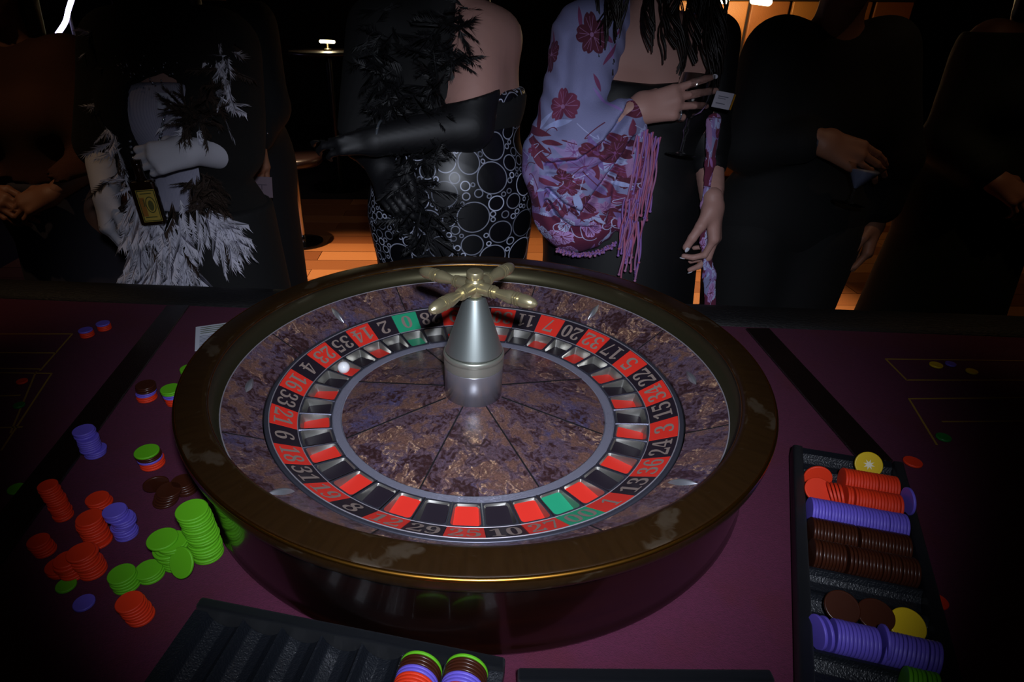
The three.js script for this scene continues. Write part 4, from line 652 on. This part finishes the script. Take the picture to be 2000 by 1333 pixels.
  const pr = [c([0.245, 1.285, -0.745], [0.190, 1.045, -0.675], 0.068, 0.064, 0.05), c([0.245, 1.30, -0.75], [0.315, 1.318, -0.79], 0.056, 0.05, 0.05), c([0.255, 1.27, -0.72], [0.235, 1.16, -0.66], 0.055, 0.045, 0.05), c([0.188, 1.04, -0.67], [0.318, 1.150, -0.607], 0.055, 0.036, 0.03), c([0.31, 1.31, -0.80], [0.50, 1.29, -0.83], 0.05, 0.05, 0.05),
    c([0.178, 1.06, -0.67], [0.190, 0.945, -0.665], 0.050, 0.046, 0.05), c([0.215, 1.06, -0.65], [0.222, 0.905, -0.655], 0.054, 0.056, 0.05), c([0.260, 1.09, -0.635], [0.262, 0.905, -0.645], 0.050, 0.054, 0.05), c([0.300, 1.12, -0.615], [0.298, 0.925, -0.635], 0.036, 0.040, 0.04), c([0.322, 1.13, -0.605], [0.335, 0.99, -0.615], 0.026, 0.030, 0.03),
    c([0.348, 1.115, -0.604], [0.362, 1.00, -0.606], 0.020, 0.024, 0.02), c([0.352, 0.99, -0.606], [0.350, 0.88, -0.61], 0.020, 0.010, 0.02)];
  const creases = [[[[0.168, 0.995], [0.200, 0.965], [0.245, 0.945]], 0.026, 0.0065], [[[0.245, 0.945], [0.275, 1.00], [0.320, 1.075], [0.335, 1.11]], 0.026, 0.0065], [[[0.170, 0.968], [0.190, 0.935], [0.225, 0.912], [0.275, 0.912]], 0.024, 0.0062], [[[0.165, 1.05], [0.225, 1.06], [0.275, 1.10], [0.318, 1.17]], 0.024, 0.0065], [[[0.17, 1.085], [0.22, 1.085], [0.26, 1.115]], 0.008, 0.007], [[[0.165, 1.03], [0.24, 1.035], [0.29, 1.07]], 0.008, 0.006], [[[0.20, 1.29], [0.195, 1.20], [0.18, 1.12]], 0.006, 0.01], [[[0.245, 1.27], [0.235, 1.18]], 0.005, 0.012], [[[0.335, 1.10], [0.31, 1.02], [0.305, 0.93]], 0.009, 0.006]];
  const f0 = field(pr), seg = (px, py, a, b) => { const dx = b[0] - a[0], dy = b[1] - a[1]; let t = ((px - a[0]) * dx + (py - a[1]) * dy) / (dx * dx + dy * dy); t = Math.max(0, Math.min(1, t)); return Math.hypot(px - a[0] - dx * t, py - a[1] - dy * t); };
  const f = (px, py, pz) => { let d = f0(px, py, pz); if (d < 0.03 && d > -0.05 && pz > -0.76) { let cut = 0; for (const [pl, dep, wd] of creases) { let m = 1e9; for (let i = 0; i + 1 < pl.length; i++) m = Math.min(m, seg(px, py, pl[i], pl[i + 1])); cut = Math.max(cut, dep * Math.exp(-(m * m) / (wd * wd))) ; if (m > wd && m < wd * 4) cut = Math.max(cut, -dep * 0.35 * Math.exp(-((m - wd * 2.2) ** 2) / (wd * wd))); } d += cut; d -= 0.0018 * Math.sin((px * 0.8 + py) * 95 + 3 * Math.sin(px * 40)); } return d; };
  const [l, u] = bounds(pr, 0.025), sg = nets(f, l, u, 0.0042); { const p = sg.attributes.position, q = sg.attributes.uv; for (let i = 0; i < p.count; i++) { const px = p.getX(i), py = p.getY(i), pz = p.getZ(i); const bl = Math.max(0, Math.min(1, (px - 0.24) / 0.1)); q.setXY(i, (Math.atan2(px - 0.23, pz + 0.80) * 0.17 + 0.3) / 0.62, (py - 0.80 + 0.10 * Math.max(0, px - 0.26) * 0) / 0.62); } }
  const shawl = mesh('shawl', sg.translate(-0.385, 0, 0.77), SH, P.g); shawl.userData.label = 'lilac shawl with wine-red flowers and a knotted fringe';
  // fringe
  const FR = [phy(0xa06a90, 0.8), phy(0x8a62a8, 0.8), phy(0xa85a78, 0.8)], strand = (p, len, dx, mat) => { const pts = []; const ph = rr(0, 6); for (let k = 0; k <= 8; k++) { const t = k / 8; pts.push(V(p[0] + dx * t + Math.sin(ph + t * 9) * 0.0016, p[1] - len * t, p[2] + 0.012 + 0.004 * Math.sin(ph + t * 7))); } const m = mesh('tassel', merged([tube(pts, 0.0023, 16, 5), new THREE.SphereGeometry(0.0034, 8, 6).translate(...arr(pts[8]))]).translate(-0.385, 0, 0.77), mat, shawl); };
  for (let i = 0; i < 22; i++) { const t = i / 21; strand([0.338 + 0.052 * t, 1.128 - 0.02 * t * t + 0.004 * Math.sin(i), -0.592 - 0.006 * t], rr(0.13, 0.20) - 0.02 * t, rr(-0.004, 0.006), FR[i % 3]); }
  for (let i = 0; i < 9; i++) strand([0.330 + 0.004 * i, 0.985 - 0.004 * (i % 3), -0.588], rr(0.10, 0.14), rr(-0.006, 0.004), FR[(i + 1) % 3]);
  for (let i = 0; i < 12; i++) strand([0.340 + 0.0035 * i, 0.935 + 0.004 * (i % 4), -0.586], rr(0.09, 0.145), rr(-0.008, 0.014), FR[(i + 2) % 3]);
  for (let i = 0; i < 34; i++) { const t = i / 33, px = 0.20 + t * 0.125, py = 0.852 + Math.pow((t - 0.35) * 1.5, 2) * 0.035; strand([px, py, -0.612 - 0.012 * Math.cos(t * 3)], rr(0.006, 0.010), rr(-0.002, 0.002), FR[i % 2]); }
  // the narrow end that hangs from her other arm
  const endPts = [[0.520, 1.135, -0.655], [0.520, 1.05, -0.630], [0.522, 0.96, -0.622], [0.534, 0.88, -0.615], [0.556, 0.80, -0.600], [0.575, 0.70, -0.592]], wEnd = [0.017, 0.010, 0.008, 0.009, 0.014, 0.014];
  const eg = nets(field(endPts.slice(0, -1).map((p, i) => c(p, endPts[i + 1], wEnd[i], wEnd[i + 1], 0.006, 0.45))), [0.48, 0.67, -0.70], [0.62, 1.17, -0.55], 0.004); { const p = eg.attributes.position, q = eg.attributes.uv; for (let i = 0; i < p.count; i++) q.setXY(i, p.getX(i) / 0.62 * 2, (0.83 + ((p.getY(i) * 0.7) % 0.1) - 0.8) / 0.62 + 0.1); }
  mesh('shawl_end', eg.translate(-0.385, 0, 0.77), SH, P.g).userData.label = 'narrow end of the lilac shawl';
  const rg = mesh('ring', new THREE.TorusGeometry(0.0098, 0.0018, 6, 20), SPARK, P.g); rg.position.copy(V(0.426, 1.155, -0.597).sub(P.g.position)); rg.rotation.y = Math.PI / 2;
}
{ // stemmed glass between her fingers
  const gm = phy(0xffffff, 0.06, { transmission: 1, thickness: 0.004, ior: 1.5 });
  const t = thing('stemmed_glass', 'empty stemmed glass held below the fingers beside the shawl', 'glass', [0.446, 1.072, -0.612]); t.rotation.set(-0.10, 0, -0.10);
  mesh('foot', lathe([[0, 0], [0.031, 0], [0.0318, 0.0008], [0.031, 0.0016], [0.010, 0.0034], [0.004, 0.008], [0, 0.008]], 40), gm, t);
  mesh('stem', lathe([[0, 0.0075], [0.0034, 0.0075], [0.0028, 0.022], [0.0028, 0.040], [0.0058, 0.046], [0.0062, 0.049], [0.0058, 0.052], [0.003, 0.058], [0.004, 0.074], [0, 0.074]], 24), gm, t);
  mesh('cup', lathe([[0, 0.0742], [0.005, 0.0745], [0.022, 0.088], [0.034, 0.112], [0.036, 0.140], [0.033, 0.160], [0.0318, 0.160], [0.0348, 0.140], [0.0326, 0.113], [0.021, 0.0900], [0.004, 0.0762], [0, 0.0760]], 40), gm, t);
}
{ // pale card between two fingertips
  const ct = canvasTex(160, 128, (k) => { k.fillStyle = '#8c8894'; k.fillRect(0, 0, 160, 128); k.fillStyle = '#3c3a4a'; k.fillRect(30, 34, 90, 6); k.fillRect(30, 50, 70, 5); k.fillRect(24, 88, 84, 7); }, false);
  const t = thing('small_card', 'small pale card with a gold edge pinched between fingertips', 'card', [0.506, 1.168, -0.598], -0.15); t.rotation.z = -0.16;
  mesh('card_face', rbox(0.036, 0.032, 0.004, 0.001, 0, 0.016, 0), std(0xffffff, 0.5, 0, { map: ct }), t);
  mesh('gold_edge', box(0.003, 0.030, 0.005, 0.0198, 0.016, 0), std(0xb07818, 0.3, 0.8), t);
}
// --- the guest in a black suit
{
  const R = { sh: [0.705, 1.265, -0.83], el: [0.665, 1.06, -0.80], wr: [0.782, 1.090, -0.690], f: 1.1 };
  R.hand = { args: [V(0.88, -0.36, 0.22), V(0.0, 0.45, 0.90), -1, [[0.25, 0.3, 0.2], [0.28, 0.32, 0.2], [0.3, 0.35, 0.25], [0.35, 0.4, 0.3]], { s: 1.08, spread: 0.02, thumb: [[0.016, -0.008, 0.020], [0.040, -0.040, 0.020], [0.058, -0.068, 0.010], [0.07, -0.085, 0.0]] }] };
  const L = { sh: [0.945, 1.265, -0.83], el: [1.03, 1.03, -0.80], wr: [1.035, 0.875, -0.80], f: 1.1 };
  L.hand = { args: [V(-0.1, -0.95, 0.2), V(0.8, 0.1, 0.5), 1, [0.5, 0.55, 0.6, 0.6], { s: 1.05 }] };
  const P = person({ x: 0.825, z: -0.84, s: 0.915, w: 1.02, stance: 0.075, label: 'person in a black suit holding a short cocktail glass', arms: [R, L], skin: SKIN2 });
  P.wear('trousers', P.Lg.filter((q, i) => i % 3 < 2), 0.026, null, 0.013, BLACK, null, 'black trousers');
  P.wear('jacket', [...P.T, ...[R, L].flatMap(a => [c(a.sh, a.el, 0.056, 0.046, 0.04), c(a.el, mid(a.el, a.wr, 0.74), 0.046, 0.036, 0.02)])], 0.014, (px, py) => 0.78 - py, 0.0095, BLACK, null, 'black suit jacket');
  P.wear('cuff', [R, L].map(a => c(mid(a.el, a.wr, 0.72), mid(a.el, a.wr, 0.88), 0.036, 0.033, 0.004)), 0, null, 0.0055, phy(0x4a4a58, 0.8), null, 'shirt cuffs');
  P.hair(HAIRD, 0.03);
}
// --- the guest in dark green at the right end
{
  const A1 = { sh: [1.33, 1.28, -1.02], el: [1.27, 1.04, -0.98], wr: [1.36, 0.96, -0.88], hand: { args: [V(0.6, -0.4, 0.4), V(0, 0.5, 0.85), -1, [0.5, 0.5, 0.55, 0.6], {}] } };
  const A2 = { sh: [1.57, 1.28, -1.02], el: [1.64, 1.04, -0.98], wr: [1.56, 0.95, -0.88], hand: { args: [V(-0.5, -0.5, 0.4), V(0, 0.5, 0.85), 1, [0.5, 0.5, 0.55, 0.6], {}] } };
  const P = person({ x: 1.45, z: -1.03, s: 0.92, bust: true, label: 'person in a dark green gown near the end of the table', arms: [A1, A2], skin: SKIN2 });
  P.wear('gown', [...P.T, ...P.A.map((a, i) => i % 2 ? c(a.a, mid(a.a, a.b, 0.75), 0.044, 0.036, 0.02) : a), c([1.45, 0.93, -1.03], [1.45, 0.22, -1.03], 0.15, 0.21, 0.05, 0.85)], 0.014, between(0.18, 1.30), 0.012, std(0x07140b, 0.85), null, 'dark green gown');
  P.hair(HAIRD, 0.14);
}
{ // cocktail glass with a pale drink
  const gm = phy(0xffffff, 0.06, { transmission: 1, thickness: 0.004, ior: 1.5 });
  const t = thing('cocktail_glass', 'cone-shaped cocktail glass with pale drink in the suited guest\'s hand', 'glass', [0.866, 0.955, -0.662]); t.rotation.z = -0.14;
  mesh('foot', lathe([[0, 0], [0.034, 0], [0.0345, 0.001], [0.010, 0.004], [0.0035, 0.010], [0, 0.010]], 36), gm, t);
  mesh('stem', lathe([[0, 0.0095], [0.0032, 0.0095], [0.003, 0.030], [0.004, 0.034], [0, 0.034]], 20), gm, t);
  mesh('cup', lathe([[0, 0.0342], [0.004, 0.0345], [0.046, 0.092], [0.0445, 0.092], [0.003, 0.0358], [0, 0.0356]], 40), gm, t);
  mesh('drink', lathe([[0, 0.0362], [0.0028, 0.0364], [0.034, 0.078], [0, 0.078]], 36), phy(0x9aa4c8, 0.3), t);
}
// --- the guest in the brown wrap at the table's far corner
{
  const A1 = { sh: [-1.340, 1.20, -1.070], el: [-1.410, 0.98, -1.010], wr: [-1.310, 0.90, -0.910], hand: { args: [V(0.8, -0.3, 0.4), V(0, 0.6, 0.8), -1, [0.5, 0.5, 0.55, 0.6], {}] } };
  const A2 = { sh: [-1.070, 1.20, -1.070], el: [-1.010, 0.98, -1.010], wr: [-1.120, 0.90, -0.910], hand: { args: [V(-0.8, -0.3, 0.4), V(0, 0.6, 0.8), 1, [0.5, 0.5, 0.55, 0.6], {}] } };
  const P = person({ x: -1.205, z: -1.08, s: 0.875, bust: true, label: 'person in a brown wrap and grey skirt by the dark wall', arms: [A1, A2], skin: SKIN2 });
  P.wear('wrap', [...P.T, ...P.A.map(a => ({ ...a }))], 0.024, (px, py, pz) => Math.max(0.90 + 0.25 * Math.abs(px + 1.205) - py, 0.05 - Math.hypot(px + 1.31, py - 0.90, pz + 0.91), 0.05 - Math.hypot(px + 1.12, py - 0.90, pz + 0.91)), 0.011, phy(0x5a3220, 0.9, { bumpMap: rep(grainBump, 10), bumpScale: 0.002 }), P.around(4), 'rust-brown wrap');
  P.wear('skirt', [c([-1.205, 0.90, -1.080], [-1.205, 0.25, -1.080], 0.15, 0.20, 0.05, 0.85)], 0, between(0.2, 0.91), 0.014, std(0x3a3640, 0.9), null, 'grey skirt');
  P.hair(HAIRD, 0.14);
}
// --- the guest in black who stands behind the white feathers
{
  const A1 = { sh: [-0.86, 1.30, -1.22], el: [-0.90, 1.05, -1.20], wr: [-0.86, 0.96, -1.12], hand: { args: [V(0.3, -0.8, 0.3), V(0.5, 0.3, 0.8), -1, [0.5, 0.5, 0.5, 0.5], {}] } };
  const A2 = { sh: [-0.62, 1.30, -1.22], el: [-0.585, 1.09, -1.16], wr: [-0.610, 1.010, -1.065], hand: { args: [V(0.1, -0.95, 0.25), V(0.6, 0.3, 0.75), 1, [0.5, 0.6, 0.6, 0.6], {}] } };
  const P = person({ x: -0.74, z: -1.23, s: 0.945, w: 0.9, bust: true, label: 'person in plain black standing behind the guest in feathers', arms: [A1, A2], skin: SKIN2 });
  P.wear('coat', [...P.T, ...P.N, ...[A1, A2].flatMap(a => [c(a.sh, a.el, 0.052, 0.044, 0.04), c(a.el, mid(a.el, a.wr, 0.8), 0.044, 0.034, 0.02)]), c([-0.74, 0.95, -1.23], [-0.74, 0.25, -1.23], 0.165, 0.17, 0.05, 0.85)], 0.016, between(0.2, 1.36), 0.012, std(0x06070d, 0.85), null, 'navy-black coat');
  P.hair(HAIRD, 0.12);
  const spk = []; for (let i = 0; i < 70; i++) { const t = rnd(), a = rr(0, 6.28), q = mid(A2.el, A2.wr, 0.62 + t * 0.28); spk.push(new THREE.SphereGeometry(rr(0.0014, 0.0030), 6, 5).translate(q[0] + Math.cos(a) * 0.046 + 0.74, q[1] + Math.sin(a) * 0.03, q[2] + Math.sin(a) * 0.040 + 1.23)); }
  mesh('sequined_cuff', merged(spk), SPARK, P.g).userData.label = 'glittering sequined cuff';
}
{
  const ct = canvasTex(128, 128, (k) => { k.fillStyle = '#6e5a66'; k.fillRect(0, 0, 128, 128); k.fillStyle = '#4a3a48'; k.fillRect(36, 46, 60, 7); k.fillRect(62, 50, 7, 30); }, false);
  const m = mesh('pink_card', rbox(0.060, 0.058, 0.0016, 0.0006), std(0xffffff, 0.5, 0, { map: ct })); m.position.set(-0.590, 0.895, -1.010); m.rotation.set(-0.1, 0.1, -0.05);
  tag(m, 'dull pink square card in the hand of the guest in black', 'card');
}

// ---------------------------------------------------------------- the hall behind
function glow(color, k) { const q = new THREE.Color(color); return new THREE.MeshStandardMaterial({ color: 0x000000, emissive: q, emissiveIntensity: k }); }
{ // bar with a lit panelled front
  const t = thing('bar_counter', 'long wooden bar with warm lit panels at the back of the hall', 'bar', [1.95, 0, -4.35]);
  const pm = [0xa8682c, 0x96592a, 0xb27434].map(q => std(q, 0.5, 0, { bumpMap: rep(grainBump, 2, 8), bumpScale: 0.0008 }));
  mesh('counter_top', rbox(2.4, 0.05, 0.6, 0.015, 0, 1.505, 0), std(0x3a1c0c, 0.35), t);
  mesh('counter_body', box(2.3, 1.46, 0.44, 0, 0.745, -0.03), std(0x24120a, 0.7), t);
  for (let i = 0; i < 8; i++) mesh('front_panel', rbox(0.262, 1.2, 0.03, 0.008, -1.0 + i * 0.285, 0.80, 0.206), pm[i % 3], t);
}
for (const [x, y, i] of [[1.62, 1.405, 0], [1.90, 1.395, 1]]) {
  const t = thing('pendant_lamp', i ? 'bright pendant lamp hanging above the panelled bar front' : 'bright pendant lamp hanging near the end of the bar', 'lamp', [x, y, -3.85]);
  mesh('bulb', new THREE.CapsuleGeometry(0.022, 0.10, 6, 16).rotateZ(Math.PI / 2 - 0.1), glow(0xfff0c8, 9), t);
  mesh('shade', lathe([[0.02, 0.10], [0.09, 0.07], [0.11, 0.045], [0.108, 0.045], [0.088, 0.068], [0.018, 0.098]], 28), std(0x1c140c, 0.5), t);
  mesh('cord', tube([[0, 0.095, 0], [0, 0.6, 0], [0, 2.995 - y, 0]], 0.004, 4, 6), std(0x0a0a0a, 0.6), t);
  const l = new THREE.PointLight(new THREE.Color(1.0, 0.72, 0.36), 0.45, 0, 2); l.position.set(0, -0.03, 0.0); l.shadow.radius = 2; l.castShadow = true; t.add(l);
}
{ // small lamp on a high table
  const t = thing('bar_table', 'high round table far behind, carrying one small lamp', 'table', [-1.08, 0, -4.55]);
  mesh('table_top', lathe([[0, 1.02], [0.30, 1.02], [0.305, 1.035], [0.30, 1.05], [0, 1.05]], 36), std(0x1c0f08, 0.4), t); mesh('pole', lathe([[0, 0.02], [0.03, 0.02], [0.03, 1.02], [0, 1.02]], 16), std(0x303030, 0.3, 0.8), t); mesh('base', lathe([[0, 0.0005], [0.22, 0.0005], [0.22, 0.012], [0.04, 0.03], [0, 0.03]], 28), std(0x202020, 0.4, 0.8), t);
  const m = thing('table_lamp', 'tiny bright lamp on the high table far behind', 'lamp', [-1.08, 1.0503, -4.55]);
  mesh('lamp_base', lathe([[0, 0], [0.035, 0], [0.03, 0.012], [0.008, 0.02], [0.008, 0.05], [0, 0.05]], 20), std(0x302818, 0.4, 0.7), m);
  mesh('bulb', new THREE.CapsuleGeometry(0.012, 0.10, 6, 14).rotateZ(Math.PI / 2 - 0.03).translate(0, 0.062, 0), glow(0xfff2c0, 7), m);
  const l = new THREE.PointLight(new THREE.Color(1.0, 0.85, 0.5), 0.25, 0, 2); l.position.set(0, 0.075, 0.02); l.castShadow = true; m.add(l);
}
{ // slanting violet-white tube lamp on a stand
  const t = thing('tube_lamp', 'slanting violet white tube lamp on a thin black stand', 'lamp', [-2.72, 0, -4.0]);
  mesh('stand', tube([[0, 0.02, -0.03], [0, 0.7, -0.03], [0, 1.28, -0.03]], 0.012, 6, 8), std(0x0a0a0a, 0.5), t); mesh('base', lathe([[0, 0.0005], [0.16, 0.0005], [0.15, 0.02], [0, 0.025]], 24), std(0x0a0a0a, 0.5), t);
  mesh('tube', tube([[-0.10, 1.17, 0], [-0.02, 1.25, 0], [0.02, 1.32, 0], [0.10, 1.44, 0]], 0.016, 16, 10), glow(0xcfc4ff, 6), t);
  const l = new THREE.PointLight(new THREE.Color(0.6, 0.5, 1.0), 0.2, 0, 2); l.position.set(0, 1.3, 0.04); l.castShadow = true; t.add(l);
}
{ // bar stool on the lit boards
  const t = thing('bar_stool', 'low round stool with a chrome post on the lit boards', 'stool', [-1.06, 0, -3.1]);
  mesh('seat', lathe([[0, 0.50], [0.16, 0.50], [0.175, 0.515], [0.175, 0.54], [0.16, 0.558], [0, 0.562]], 36), phy(0x1a0c0c, 0.35), t); mesh('post', lathe([[0, 0.03], [0.026, 0.03], [0.022, 0.06], [0.022, 0.5], [0, 0.5]], 20), std(0xb0b0b4, 0.2, 1), t); mesh('foot', lathe([[0, 0.0045], [0.13, 0.0045], [0.13, 0.012], [0.05, 0.026], [0, 0.034]], 32), std(0x909094, 0.25, 1), t);
}
// warm ceiling spots over the floor behind the guests
for (const [x, z, tx, tz, k, w] of [[-0.95, -2.9, -0.75, -2.50, 46, 'above the stool'], [0.25, -3.0, 0.25, -2.7, 24, 'between the stool and the bar'], [1.50, -2.6, 1.35, -2.10, 36, 'in front of the bar'], [-1.35, -0.15, -1.05, -0.95, 1.4, 'over the table end by the brown wrap'], [1.35, -0.15, 1.05, -0.85, 0.7, 'over the table end by the green gown']]) {
  const t = thing('ceiling_spot', 'black ceiling spotlight ' + w, 'lamp', [x, 2.84, z]);
  mesh('housing', lathe([[0.062, 0], [0.066, 0], [0.066, 0.13], [0.03, 0.155], [0, 0.156], [0, 0.15], [0.058, 0.126], [0.062, 0]], 28), std(0x0c0c0c, 0.5), t);
  mesh('lens', lathe([[0, 0.012], [0.058, 0.012], [0.058, 0.018], [0, 0.02]], 24), glow(0xffc890, 4), t);
  const l = new THREE.SpotLight(new THREE.Color(1.0, 0.66, 0.38), k, 0, 0.30, 0.6, 2); l.position.set(0, 0.006, 0); l.target.position.set(tx - x, -2.84, tz - z); l.castShadow = true; t.add(l, l.target);
}
renderer.render(scene, camera);
